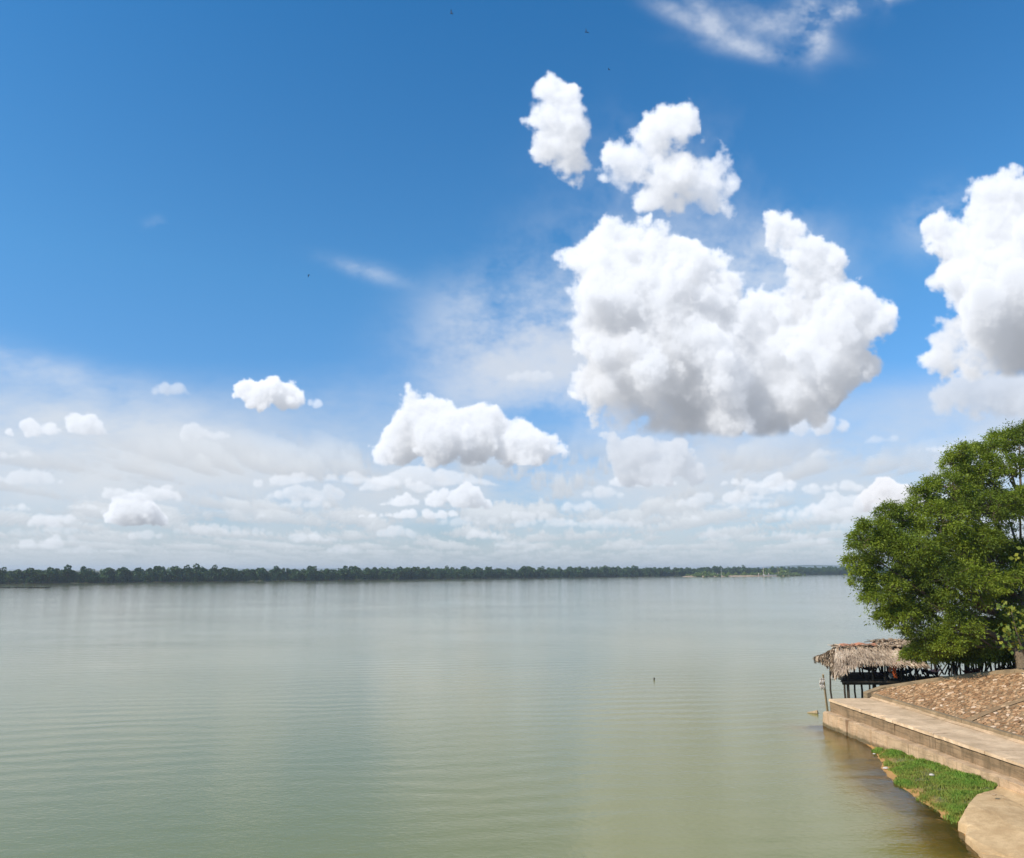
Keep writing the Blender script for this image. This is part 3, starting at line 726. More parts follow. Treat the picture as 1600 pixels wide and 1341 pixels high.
# the far shore
FS_PX = [(-900, 934), (-400, 922), (0, 912.5), (150, 911), (300, 909), (500, 907), (800, 903.5), (1100, 899.5), (1320, 897.5), (1600, 896), (2100, 894.5)]
FSH = [at(x, y, 0) for x, y in FS_PX]
_d = np.cumsum([0] + [(FSH[i + 1] - FSH[i]).length for i in range(len(FSH) - 1)])
def shore_pt(d, back=0.0):
    x = np.interp(d, _d, [p.x for p in FSH]); y = np.interp(d, _d, [p.y for p in FSH])
    x2 = np.interp(d + 20, _d, [p.x for p in FSH]); y2 = np.interp(d + 20, _d, [p.y for p in FSH])
    t = Vector((x2 - x, y2 - y, 0)); t = t.normalized() if t.length > 1e-3 else Vector((1, 0, 0))
    nrm_ = Vector((-t.y, t.x, 0)); w = vnoise(np.array([d * .02]), np.array([.5]), 4)[0] * 14
    return Vector((x, y, 0)) + nrm_ * (back + w * .45)
ds = np.arange(0, _d[-1], 8.0); rows = [-6, 0, 3, 10, 60, 300, 2500]; hz_ = [-1.5, -.1, .5, .8, 1.6, 2.5, 4]
P = np.array([[list(shore_pt(d, b).xy) + [h + (vnoise(np.array([d * .1]), np.array([b * .1]), 3)[0] * .8 if h > 0 else 0)] for b, h in zip(rows, hz_)] for d in ds])
put_obj('far_shore', grid_mesh('far_shore', P, m_land), kind='structure')
# low hills a long way behind
hx = np.linspace(-7000, 9000, 160); hy = np.array([6500, 6900, 7400, 8000.])
HX, HY = np.meshgrid(hx, hy); hh = 8 + 30 * vnoise(HX * .0011, HX * 0 + 3, 4) + 30 * np.exp(-((HX - 2750) / 600) ** 2)
HZ = hh * np.array([0, .7, 1, .6])[:, None]
put_obj('hills', grid_mesh('hills', np.stack([HX, HY, HZ], 2), m_hills), kind='structure')

# ---------------------------------------------------------------- leaf clouds for trees
def leaf_cards(C, size, asp, droop=.0, seed=0, tone=None, cluster=None):
    """C (n,3) centres -> (n,4,3) lozenge leaves in random directions"""
    r = np.random.default_rng(seed); n = len(C)
    d = r.standard_normal((n, 3)); d[:, 2] -= droop; d /= np.linalg.norm(d, axis=1)[:, None]
    if cluster is not None: d = d * .55 + cluster; d /= np.linalg.norm(d, axis=1)[:, None]
    e = np.cross(d, r.standard_normal((n, 3))); e /= np.linalg.norm(e, axis=1)[:, None]
    s = (size * r.uniform(.7, 1.3, n))[:, None]
    return np.stack([C - d * s * .5, C + e * s * asp * .5, C + d * s * .5, C - e * s * asp * .5], 1)

def far_tree_proto(seed, H, R, mats, nleaf=420, trunk_frac=.25):
    r = np.random.default_rng(seed); Cs = []; k = r.integers(4, 7)
    for _ in range(k):
        a = r.uniform(0, 6.28); q = R * r.uniform(.2, .62); z = H * r.uniform(.30, .78)
        Cs.append((math.cos(a) * q, math.sin(a) * q, z, R * r.uniform(.38, .6)))
    Cs.append((0, 0, H * .84, R * .45)); V = []
    w = np.array([c[3] ** 2 for c in Cs]); w /= w.sum()
    for c, wi in zip(Cs, w):
        n = int(nleaf * wi); d = r.standard_normal((n, 3)); d /= np.linalg.norm(d, axis=1)[:, None]
        V.append(np.array(c[:3]) + d * (c[3] * r.uniform(.7, 1.05, n))[:, None] * np.array([1, 1, .82]))
    n = nleaf // 4; V.append(np.stack([r.uniform(-R * .8, R * .8, n), r.uniform(-R * .8, R * .8, n), r.uniform(.2, H * .5, n)], 1))
    V = np.concatenate(V); L = leaf_cards(V, R * .34, .75, 0, seed)
    b = MB(); b.tube([(0, 0, -.6), (.1, 0, H * .35), (0, .1, H * .75)], [R * .07, R * .05, R * .02], 5)
    tv = np.array([b.v[i] for f in b.f if len(f) == 4 for i in f]).reshape(-1, 4, 3)
    A = np.concatenate([L, tv]); mi = np.concatenate([np.zeros(len(L)), np.ones(len(tv))])
    tone = np.concatenate([np.repeat(r.random(len(L) // 12 + 1), 12)[:len(L)] * .6 + r.random(len(L)) * .4, np.zeros(len(tv))])
    return A, mi, tone
protos = [far_tree_proto(100 + i, h, q, None) for i, (h, q) in enumerate([(10.5, 4.8), (11.2, 4.6), (9.8, 5.2), (10.8, 4.4), (11.6, 4.8), (9.2, 4.6), (8.4, 4.2)])]
def split_tree(pr):
    out = []
    for A, mi, t in pr:
        k = mi < .5; out.append((np_mesh('crown', A[k], 4, [m_farleaf], None, t[k]), np_mesh('trunk', A[~k], 4, [m_bark])))
    return out
pm = split_tree(protos)
def plant(name, me2, p, s3, rz, lb, group, leaf=None):
    o = thing(name, p, lb, 'tree', group); o.scale = s3; o.rotation_euler = (0, 0, rz)
    put_obj('crown', me2[0], o); put_obj('trunk', me2[1], o); return o
# trees one can tell apart along the front and against the sky
r = random.Random(3); vis0, vis1 = _d[2] - 30, _d[8] + 60
n_ind = 250
PLACE = ('left', 'middle', 'right')
for i in range(n_ind):
    t = i / n_ind
    d = vis0 + (vis1 - vis0) * (t ** 1.25) + r.uniform(-2, 2); back = r.uniform(3, 9) if i % 3 else r.uniform(10, 20)
    p = shore_pt(d, back); k = r.randrange(7); tall = r.random() < .12; s = r.uniform(.80, 1.0) * (1.08 if tall else 1) * (.98 + .30 * t)
    px_ = CX + F_PX * p.x / p.y; w = PLACE[0 if px_ < 430 else 1 if px_ < 880 else 2]
    if tall: lb, g = 'tall dark tree rising above its neighbours in the %s stretch of the far shore wood' % w, 'tall trees in the %s of the far shore' % w
    elif back > 9.5: lb, g = 'dark tree of the second row in the %s stretch of the far shore wood' % w, 'second row trees in the %s of the far shore' % w
    else: lb, g = 'dark green tree standing at the water in the %s stretch of the far shore wood' % w, 'waterside trees in the %s of the far shore' % w
    plant('shore_tree', pm[k], (p.x, p.y, .8), (s * r.uniform(.9, 1.15), s * r.uniform(.9, 1.15), s * r.uniform(.85, 1.1)), r.uniform(0, 6.28), lb, g)
# the mass behind them
def scatter(protos_, pts, seed):
    r = np.random.default_rng(seed); VA = []; MI = []; TO = []
    for (x, y, z, s) in pts:
        A, mi, t = protos_[r.integers(len(protos_))]
        a = r.uniform(0, 6.28); c, q = math.cos(a), math.sin(a); sel = slice(None)
        V = A.copy(); X_ = V[..., 0] * c - V[..., 1] * q; Y_ = V[..., 0] * q + V[..., 1] * c
        V = np.stack([X_ * s, Y_ * s, V[..., 2] * s], 2) + np.array([x, y, z]); VA.append(V); MI.append(mi); TO.append(np.clip(t + r.uniform(-.2, .2), 0, 1))
    return np.concatenate(VA), np.concatenate(MI), np.concatenate(TO)
pts = []
for d in np.arange(0, _d[-1], 4.2):
    for back in (0, 2.5, 6, 12, 20, 30):
        if r.random() < .12: continue
        p = shore_pt(d + r.uniform(-2, 2), back + r.uniform(-2.5, 3)); t = min(1, max(0, (d - vis0) / (vis1 - vis0)))
        big = .95 + .30 * t + (.12 * math.sin(d * .021) + .08 * math.sin(d * .067))
        pts.append((p.x, p.y, .5 if back > 1 else -.3, r.uniform(.6, .95) * big * (.30 if back < 1 else .48 if back < 3 else .8 if back < 7 else 1)))
lo = [far_tree_proto(200 + i, h, q, None, 210) for i, (h, q) in enumerate([(10, 4.6), (11.5, 4.2), (9, 5), (11, 4)])]
A, mi, to = scatter(lo, pts, 5); print('far wood', len(A))
put_obj('far_wood', np_mesh('far_wood', A, 4, [m_farleaf, m_bark], mi, to), kind='stuff', label='wood of dark trees lining the far shore', cat='wood')

# ---------------------------------------------------------------- the small island on the right
IL, IR = at(1086, 901.5, 0), at(1257, 900.0, 0)
def isl(t, back=0.0, z=0.0):
    p = IL.lerp(IR, t); d = (IR - IL).normalized(); n_ = Vector((-d.y, d.x, 0)); return Vector((p.x + n_.x * back, p.y + n_.y * back, z))
ts = np.linspace(-.03, 1.03, 60); rows = np.linspace(-4, 34, 14)
P = np.array([[list(isl(t, b).xy) + [(-1.2 + 2.6 * min(1, max(0, math.sin(math.pi * min(1, max(0, t + .02))) * 3.2)) * min(1, max(0, (b + 4) / 6)) * min(1, (34 - b) / 6 + .01)) + .35 * vnoise(np.array([t * 30]), np.array([b * .2]), 3)[0]] for b in rows] for t in ts])
put_obj('island', grid_mesh('island', P, m_sand), kind='structure')
ip = [far_tree_proto(300 + i, h, q, None, 340) for i, (h, q) in enumerate([(8.5, 4.4), (6, 4), (3.6, 3.2)])]
imesh = [(np_mesh('crown', a[mi_ < .5], 4, [m_isleleaf], None, t[mi_ < .5]), np_mesh('trunk', a[mi_ > .5], 4, [m_bark])) for a, mi_, t in ip]
isl_trees = [(.10, 5, 1, .9, 'light green round tree at the left end of the small island'), (.16, 9, 1, .75, 'bushy light green tree second from the left end of the small island'),
             (.28, 10, 1, .7, 'low tree on the island left of the thin pale pole'), (.47, 9, 2, 1.0, 'small bush on the island right of the thin pale pole'), (.52, 6, 1, .55, 'squat tree near the middle of the small island'),
             (.72, 18, 0, 1.0, 'dark tree on the island behind the pink mast'), (.78, 22, 0, .9, 'dark tree between the pink mast and the tall pole on the island'), (.82, 8, 0, 1.05, 'tallest round tree of the small island, just right of the tall pole'),
             (.88, 8, 0, .85, 'round tree beside the tallest one of the small island'), (.91, 4, 2, .9, 'low bush right of the tallest island tree'), (.955, 5, 1, .62, 'lone rounded tree near the right tip of the island')]
for t, b_, k, s, lb in isl_trees:
    plant('island_tree', imesh[k], tuple(isl(t, b_, 1.0)), (s * 1.2, s * 1.2, s * 1.12), t * 40, lb, 'trees on the small island')
pts = [(*isl(rnd.uniform(.0, 1.0), rnd.uniform(4, 26), 1.0), rnd.uniform(.45, 1.1)) for _ in range(110)]
pts += [(*isl(rnd.uniform(.72, 1.0), rnd.uniform(-2.5, 5), .2), rnd.uniform(.4, .8)) for _ in range(50)] + [(*isl(rnd.uniform(.0, .27), rnd.uniform(-2.5, 4), .2), rnd.uniform(.4, .8)) for _ in range(44)] + [(*isl(rnd.uniform(.27, .72), rnd.uniform(2, 6), .6), rnd.uniform(.25, .5)) for _ in range(22)]
A, mi, to = scatter([ip[2]], pts, 8)
put_obj('island_scrub', np_mesh('island_scrub', A[::2], 4, [m_isleleaf, m_bark], mi[::2], to[::2]), kind='stuff', label='low green scrub covering the small island', cat='scrub')
# white embankment wall, mast, poles and shrine posts on it
c0, c1 = isl(.50, .4, 0), isl(.735, .4, 0); d = (c1 - c0).normalized(); n_ = Vector((-d.y, d.x, 0))
t_ = thing('river_wall', c0, 'long white and sandy wall along the water on the small island', 'wall')
for k in range(9):
    a = c0.lerp(c1, k / 9 + .004); b2 = c0.lerp(c1, (k + 1) / 9 - .004); h = .8 + 1.2 * (k / 8) ** .7
    b = MB(); b.hexa([a + Vector((0, 0, -.5)), b2 + Vector((0, 0, -.5)), b2 + n_ * 1.2 + Vector((0, 0, -.5)), a + n_ * 1.2 + Vector((0, 0, -.5)), a + Vector((0, 0, h)), b2 + Vector((0, 0, h)), b2 + n_ * 1.2 + Vector((0, 0, h)), a + n_ * 1.2 + Vector((0, 0, h))])
    b.build('wall_panel', m_white if k > 3 else m_sand, t_)
p = isl(.615, 3, 1.2); t_ = thing('mast', p, 'tall pinkish mast standing in the middle of the island', 'mast')
b = MB(); b.tube([p, p + Vector((0, 0, 12.4))], [.26, .14], 6); b.build('pole', m_pinkm, t_)
b = MB(); b.box(p + Vector((0, 0, .4)), (3, 3, .9)); b.build('base', m_white, t_)
p = isl(.755, 3, 1.2); t_ = thing('mast', p, 'tall yellowish pole left of the tallest tree of the island', 'pole')
b = MB(); b.tube([p, p + Vector((0, 0, 12.6))], [.22, .13], 6); b.build('pole', m_logw, t_); b = MB(); b.tube([p + Vector((-.9, 0, 11.4)), p + Vector((.9, 0, 11.6))], .14, 5); b.build('crossbar', m_logw, t_)
p = isl(.235, 3, 1.0); t_ = thing('mast', p, 'thin pale lamp pole near the left end of the island', 'lamp pole')
b = MB(); b.tube([p, p + Vector((0, 0, 9.2))], [.15, .10], 6); b.build('pole', m_white, t_); b = MB(); b.box(p + Vector((.3, 0, 9.3)), (1.2, .5, .35)); b.build('lamp', m_white, t_)
for t, lb in ((.565, 'small whitish shrine post left of the pink mast on the island'), (.66, 'small whitish shrine post right of the pink mast on the island'), (.20, 'low whitish kiosk between the island trees at its left end')):
    p = isl(t, 2.5, 1.1); q = thing('shrine_post', p, lb, 'shrine')
    b = MB(); b.box(p + Vector((0, 0, .9)), (.8, .8, 2.2)); b.build('shaft', m_pinkm, q)
    b = MB(); n0 = [p + Vector((sx * .9, sy * .9, 2.1)) for sx, sy in ((-.7, -.7), (.7, -.7), (.7, .7), (-.7, .7))]; top = p + Vector((0, 0, 3.1))
    for k in range(4): b.tri(n0[k], n0[(k + 1) % 4], top)
    b.quad(*n0[::-1]); b.build('roof', m_pinkm, q)

# floating weed, far left
p = at(32, 919, 0); A = nr.uniform(-1, 1, (900, 3)) * np.array([15, 2.2, .1]) + np.array([p.x, p.y, .12]); A[:, 0] += A[:, 1] * 0
put_obj('floating_weed', np_mesh('floating_weed', leaf_cards(A, .9, .6, 0, 3), 4, [m_weed]), kind='stuff', label='thin dark raft of floating weed near the left edge', cat='weed')

# ================================================================ promenade: walk slabs, wall panels, ledge, kerb
def slab_mesh(name, s0, s1, o0, o1, z0, z1, mat, nx, ny, amp=.012, chip=0.0, seed=0, slope=0.0):
    """a block in the promenade's frame, its top uneven, its water-side edge chipped"""
    ss = np.linspace(s0, s1, nx + 1); oo = np.linspace(o0, o1, ny + 1); r = np.random.default_rng(seed)
    b = MB(); org = W(s0, o0, 0)
    T = {}
    for i, s in enumerate(ss):
        cz = abs(vnoise(np.array([s * 1.3 + seed]), np.array([2.2]), 4)[0]) * 2.4
        for j, o in enumerate(oo):
            dz = amp * 2 * vnoise(np.array([s * .9]), np.array([o * .9 + seed]), 3)[0]
            do = 0
            if j == 0 and chip: do = chip * max(0, cz - .25) * 1.6; dz -= chip * max(0, cz - .3) * .8
            T[i, j] = len(b.v); b.v.append(tuple(W(s, o + do, z1 + dz + slope * (o - o0))))
    for i in range(nx):
        for j in range(ny): b.f.append((T[i, j], T[i + 1, j], T[i + 1, j + 1], T[i, j + 1])); b.m.append(0)
    ring = [(i, 0) for i in range(nx + 1)] + [(nx, j) for j in range(1, ny + 1)] + [(i, ny) for i in range(nx - 1, -1, -1)] + [(0, j) for j in range(ny - 1, 0, -1)]
    Bt = {}
    for q in ring:
        i, j = q; v = b.v[T[q]]; Bt[q] = len(b.v)
        w = W(ss[i], oo[j] + (chip * .3 * vnoise(np.array([ss[i] * 2.]), np.array([z0 * 3 + seed]), 2)[0] if j == 0 else 0), z0); b.v.append((w.x, w.y, w.z))
    for k in range(len(ring)):
        a, c = ring[k], ring[(k + 1) % len(ring)]; b.f.append((T[a], Bt[a], Bt[c], T[c])); b.m.append(0)
    me = b.mesh(name, mat, org); return me, org
def lay(name, parent, *a, **kw):
    me, org = slab_mesh(name, *a, **kw); po = Vector(parent['_org']); o = put_obj(name, me, parent, tuple(org - po)); return o
def plan_box(name, s0, s1, o0, o1, z0, z1, mat, **kw):
    b = MB(); b.hexa([W(s0, o0, z0), W(s1, o0, z0), W(s1, o1, z0), W(s0, o1, z0), W(s0, o0, z1), W(s1, o0, z1), W(s1, o1, z1), W(s0, o1, z1)]); return b.build(name, mat, **kw)
walk = plan_box('walkway', .15, S_END, .45, KO + .05, -.6, WT - .16, m_wall, kind='structure')
J = [0.0]
while J[-1] < S_END: J.append(J[-1] + rnd.uniform(3.4, 4.6))
for i in range(len(J) - 1):
    lay('slab', walk, J[i] + .02, J[i + 1] - .02, -.03, KO - .005, WT - .15, WT, m_walk, 36, 6, amp=.03, chip=.26, seed=i)
wall = thing('retaining_wall', W(0, 0, 0), 'long stepped concrete retaining wall dropping from the walkway to the water', 'wall')
for i in range(len(J) - 1):
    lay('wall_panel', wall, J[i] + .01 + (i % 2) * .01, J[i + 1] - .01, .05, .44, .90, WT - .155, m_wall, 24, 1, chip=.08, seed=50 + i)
J2 = [-.25]
while J2[-1] < S_END: J2.append(J2[-1] + rnd.uniform(2.6, 4.2))
for i in range(len(J2) - 1):
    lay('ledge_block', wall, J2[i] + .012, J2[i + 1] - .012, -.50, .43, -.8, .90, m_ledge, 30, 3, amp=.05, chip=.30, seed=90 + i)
kerb = plan_box('kerb', .1, S_END, KO + .04, KO + .28, 1.2, 1.80, m_kerb, kind='structure')
J3 = [0.0]
while J3[-1] < S_END: J3.append(J3[-1] + rnd.uniform(1.8, 2.6))
for i in range(len(J3) - 1):
    lay('kerb_block', kerb, J3[i] + .008, J3[i + 1] - .008, KO, KO + .31, 1.70, 1.97, m_kerb, 6, 2, amp=.02, chip=.05, seed=150 + i)
# mortar fillet at the kerb's foot
b = MB(); ss = np.arange(0.05, S_END, .4)
for i in range(len(ss) - 1):
    def fp(s): k = .17 + .10 * vnoise(np.array([s * .8]), np.array([.3]), 3)[0]; return W(s, KO - k, WT + .012), W(s, KO - .002, WT + .12 + .05 * vnoise(np.array([s]), np.array([4.]), 2)[0])
    a, c = fp(ss[i]); a2, c2 = fp(ss[i + 1]); b.quad(a, a2, c2, c)
fil = b.build('fillet', m_ledge, walk)

# ================================================================ stone-pitched slope
oo = np.concatenate([np.arange(KO + .29, 30, .5)]); rowsn = 70
P = np.zeros((len(oo), rowsn, 3))
for i, o in enumerate(oo):
    s0 = edge_s(o) + .1
    for j, s in enumerate(np.linspace(s0, S_END, rowsn)):
        q = W(s, o, slope_z(o) - .05 + .05 * vnoise(np.array([s * .4]), np.array([o * .4]), 3)[0]); P[i, j] = q
emb = put_obj('embankment', grid_mesh('embankment', P, m_bed), kind='structure')
emb['_org'] = [0, 0, 0]
# stones
def stone_proto(seed):
    bm = bmesh.new(); bmesh.ops.create_icosphere(bm, subdivisions=1, radius=1.0); r = np.random.default_rng(seed)
    for v in bm.verts:
        v.co *= r.uniform(.78, 1.12); v.co.x *= 1.0; v.co.y *= r.uniform(.9, 1.05); v.co.z = max(-.5, min(.62, v.co.z * 1.1)) * .55
    me = bpy.data.meshes.new('stone'); bm.to_mesh(me); bm.free(); me.materials.append(m_stone)
    a = me.attributes.new('tone', 'FLOAT', 'FACE'); a.data.foreach_set('value', [r.random() * .1] * len(me.polygons)); return me
sp_me = [stone_proto(i) for i in range(8)]
tilt = math.atan(SL)
basis = Matrix((EO_ * math.cos(tilt) + Vector((0, 0, math.sin(tilt))), -ES_, (EO_ * -math.sin(tilt) + Vector((0, 0, math.cos(tilt)))))).transposed()
stones = []; rib_s = to_so(onslope(1500, 1131))[0]
o = KO + .5
while o < 27:
    pitch = .30
    s = edge_s(o) + .42 + rnd.uniform(0, .3)
    while s < S_END - 18:
        q = (s + rnd.uniform(-.07, .07), o + rnd.uniform(-.07, .07))
        if abs(q[0] - rib_s - .15 * math.sin(o)) > .32 or rnd.random() < .25: stones.append((q[0], q[1], rnd.uniform(.095, .17) * (1.35 if rnd.random() < .1 else 1)))
        s += pitch * rnd.uniform(.75, 1.2)
    o += .25
def dist_key(q):
    p = W(q[0], q[1], slope_z(q[1])); v = p - cam.location; f = v.y * cp + v.z * sp; u = v.x / f
    return (0 if abs(u) < .637 else 100) + v.length / q[2] * .02
stones.sort(key=dist_key)
print('stones', len(stones))
VA = []; TO = []
smv = []
for me in sp_me:
    v = np.array([p.co[:] for p in me.vertices]); smv.append(np.array([[v[i] for i in p.vertices] for p in me.polygons]))
for k, (s, o, q) in enumerate(stones):
    p = W(s, o, slope_z(o) - .035 + .05 * vnoise(np.array([s * .4]), np.array([o * .4]), 3)[0]); a = rnd.uniform(0, 6.28); mi_ = rnd.randrange(8)
    R = basis @ Matrix.Rotation(a, 3, 'Z') @ Matrix.Diagonal((q * rnd.uniform(1, 1.25), q * rnd.uniform(.7, .9), q * .62))
    if k < 300:
        ob = put_obj('stone', sp_me[mi_], emb); ob.matrix_local = Matrix.Translation(p) @ R.to_4x4()
    else:
        VA.append(smv[mi_] @ np.array(R).T + np.array(p)); TO.append(np.full(len(smv[mi_]), rnd.random()))
st = put_obj('stones', np_mesh('stones', np.concatenate(VA), 3, [m_stone], None, np.concatenate(TO)), emb, kind='stuff')
# grouted rib down the slope
b = MB()
for k in range(24):
    o0, o1 = KO + .32 + k * .9, KO + .32 + (k + 1) * .9
    for a0, a1 in ((o0, o1),):
        b.quad(W(rib_s - .26 + .15 * math.sin(a0), a0, slope_z(a0) + .0), W(rib_s + .26 + .15 * math.sin(a0), a0, slope_z(a0) + .0), W(rib_s + .26 + .15 * math.sin(a1), a1, slope_z(a1) + .0), W(rib_s - .26 + .15 * math.sin(a1), a1, slope_z(a1) + .0))
b.build('grout_rib', m_bed, emb)
# coping along the far edge of the slope and the bank behind it
cope = thing('edge_coping', W(edge_s(KO + .3), KO + .3, slope_z(KO + .3)), 'concrete coping along the far edge of the stone slope', 'coping')
os_ = [KO + .05]
while os_[-1] < 24: os_.append(os_[-1] + 1.25)
for i in range(len(os_) - 1):
    b = MB(); a, c = os_[i] + .01, os_[i + 1] - .01
    n = 3
    for k in range(n):
        o0, o1 = a + (c - a) * k / n, a + (c - a) * (k + 1) / n
        w0, w1 = edge_s(o0), edge_s(o1); dz = .07 + .015 * math.sin(i * 5)
        f = lambda o, w, e, z: W(w + e, o, slope_z(o) + z)
        b.hexa([f(o0, w0, -.22, -.9), f(o0, w0, .30, -.9), f(o1, w1, .30, -.9), f(o1, w1, -.22, -.9), f(o0, w0, -.22, dz), f(o0, w0, .30, dz - .01), f(o1, w1, .30, dz - .01), f(o1, w1, -.22, dz)])
    b.build('coping_block', m_kerb, cope)
P = np.zeros((40, 8, 3))
for i, o in enumerate(np.linspace(KO + .3, 30, 40)):
    for j, e in enumerate(np.linspace(.1, -7, 8)):
        P[i, j] = W(edge_s(o) + e, o, max(-1.2, slope_z(o) - .35 + e * .62 + .1 * vnoise(np.array([o]), np.array([e]), 2)[0]))
put_obj('bank', grid_mesh('bank', P, m_shore), kind='structure')

# ================================================================ broken concrete apron, bottom right
def apron(name, poly, ztop, zbot, seed, lift):
    pts = [at(x, y, ztop) for x, y in poly]; bm = bmesh.new(); xm = min(p.x for p in pts)
    vs = [bm.verts.new(p) for p in pts]; f = bm.faces.new(vs)
    bmesh.ops.triangulate(bm, faces=[f])
    for _ in range(4): bmesh.ops.subdivide_edges(bm, edges=[e for e in bm.edges if e.calc_length() > .22], cuts=1)
    bmesh.ops.triangulate(bm, faces=bm.faces[:])
    bd = [e for e in bm.edges if len(e.link_faces) == 1]
    bdv = set(v for e in bd for v in e.verts)
    for v in bm.verts:
        x, y = np.array([v.co.x]), np.array([v.co.y]); n = vnoise(x, y, 4, 1.1)[0]; n2 = vnoise(x, y, 3, 3.3)[0]
        v.co.z += n * .05 + n2 * .025 + lift * min(2.2, max(0, (v.co.x - xm)))
        if v in bdv: v.co.x += n2 * .05; v.co.y += vnoise(y, x, 3, 3.1)[0] * .05; v.co.z -= .05
    r_ = bmesh.ops.extrude_edge_only(bm, edges=bd)
    for v in [g for g in r_['geom'] if isinstance(g, bmesh.types.BMVert)]: v.co.z = zbot; v.co.x += -.10
    bmesh.ops.recalc_face_normals(bm, faces=bm.faces[:])
    me = bpy.data.meshes.new(name); [setattr(f_, 'smooth', False) for f_ in bm.faces]; bm.to_mesh(me); bm.free(); me.materials.append(m_apron); return me
ap = put_obj('concrete_apron', None, None, (0, 0, 0), 'broken tan concrete apron sloping into the water at the bottom right', 'apron')
put_obj('slab', apron('slab', [(1566, 1222), (1580, 1216), (1640, 1212), (1760, 1225), (1760, 1310), (1640, 1292), (1598, 1268), (1562, 1252), (1553, 1238)], .42, -.3, 1, .10), ap)
put_obj('slab', apron('slab', [(1555, 1245), (1578, 1261), (1600, 1272), (1640, 1296), (1760, 1312), (1760, 1400), (1640, 1372), (1572, 1341), (1535, 1330), (1508, 1306), (1512, 1296), (1498, 1288), (1508, 1276), (1528, 1253)], .22, -.4, 2, .16), ap)
put_obj('slab', apron('slab', [(1520, 1318), (1560, 1334), (1620, 1350), (1700, 1400), (1700, 1460), (1600, 1390), (1545, 1352)], .10, -.4, 3, .12), ap)

# ================================================================ grass on the shore
GP = [(1362, 1164), (1378, 1160), (1410, 1166), (1450, 1183), (1500, 1205), (1562, 1231), (1547, 1246), (1520, 1262), (1498, 1279), (1470, 1266), (1442, 1250), (1420, 1232), (1400, 1214), (1392, 1198), (1378, 1178)]
gp = [at(x, y, .25) for x, y in GP]
def inside(x, y, poly):
    c = np.zeros(x.shape, bool); j = len(poly) - 1
    for i in range(len(poly)):
        xi, yi, xj, yj = poly[i].x, poly[i].y, poly[j].x, poly[j].y
        c ^= ((yi > y) != (yj > y)) & (x < (xj - xi) * (y - yi) / (yj - yi + 1e-12) + xi); j = i
    return c
n = 150000
gxr = nr.uniform(min(p.x for p in gp) - .4, max(p.x for p in gp) + .5, n); gyr = nr.uniform(min(p.y for p in gp) - .4, max(p.y for p in gp) + .5, n)
so_o = (gxr - A_.x) * EO_.x + (gyr - A_.y) * EO_.y
jx = gxr + .95 * vnoise(gxr, gyr, 4, 1.3); jy = gyr + .95 * vnoise(gyr, gxr, 4, 1.3)
k = inside(jx, jy, gp) & (so_o < -.44); gz_ = shore_h(gxr, gyr)
cl = vnoise(gxr, gyr, 3, 1.3); k &= (gz_ > -.02) & (nr.random(n) < np.clip(.62 + cl * 3.0, .06, 1) * np.clip((gz_ + .02) / .07, .10, 1))
gxr, gyr, gz_, cl, so_o = gxr[k], gyr[k], gz_[k], cl[k], so_o[k]; n = len(gxr); print('grass', n)
hgt = nr.uniform(.06, .16, n) * (1 + cl * 1.2) * np.where(so_o > -.9, 1.35, 1)
ang = nr.uniform(0, 6.28, n); ln = nr.uniform(.1, .6, n) * hgt; w = nr.uniform(.008, .017, n)
bx = np.stack([gxr, gyr, gz_ - .01], 1); sd = np.stack([np.cos(ang), np.sin(ang), 0 * ang], 1) * w[:, None]; ld = np.stack([-np.sin(ang), np.cos(ang), 0 * ang], 1)
mid = bx + ld * (ln * .3)[:, None] + np.array([0, 0, 1]) * (hgt * .6)[:, None]; tip = bx + ld * ln[:, None] + np.array([0, 0, 1]) * hgt[:, None]
V = np.stack([bx - sd, bx + sd, mid + sd * .7, tip, mid - sd * .7], 1)
tone = np.clip(.42 + cl * 1.5 + nr.uniform(-.25, .25, n) + np.where(so_o > -1.3, .22, -.02), 0, 1)
dry = nr.random(n) < .06; tone = np.where(dry, 1.0, tone * .9)
put_obj('grass', np_mesh('grass', V, 5, [m_grass], None, tone), kind='stuff', label='short green grass on the strip of shore below the wall', cat='grass')
# scraps on the shore
def scrap(px, py, z, size, lb, seed, mat=None):
    r = np.random.default_rng(seed); p = at(px, py, z); bm = bmesh.new(); bmesh.ops.create_icosphere(bm, subdivisions=2, radius=size)
    for v in bm.verts: v.co = Vector((v.co.x * r.uniform(.8, 1.4), v.co.y * r.uniform(.7, 1.1), max(v.co.z, -size * .4) * r.uniform(.3, .6)))
    me = bpy.data.meshes.new('litter'); bm.to_mesh(me); bm.free(); me.materials.append(mat or m_bag); put_obj('litter', me, None, tuple(p), lb, 'litter')
scrap(1456, 1211, .42, .11, 'crumpled white scrap lying in the grass below the wall', 1)
scrap(1384, 1200.5, .06, .13, 'white scrap lying on the wet mud at the edge of the water', 2)
scrap(1366, 1178, .06, .07, 'tiny pale scrap on the wet mud by the foot of the wall', 3)
scrap(1553, 1242, .75, .10, 'pale lump of broken concrete at the tip of the grass strip', 4, m_ledge)

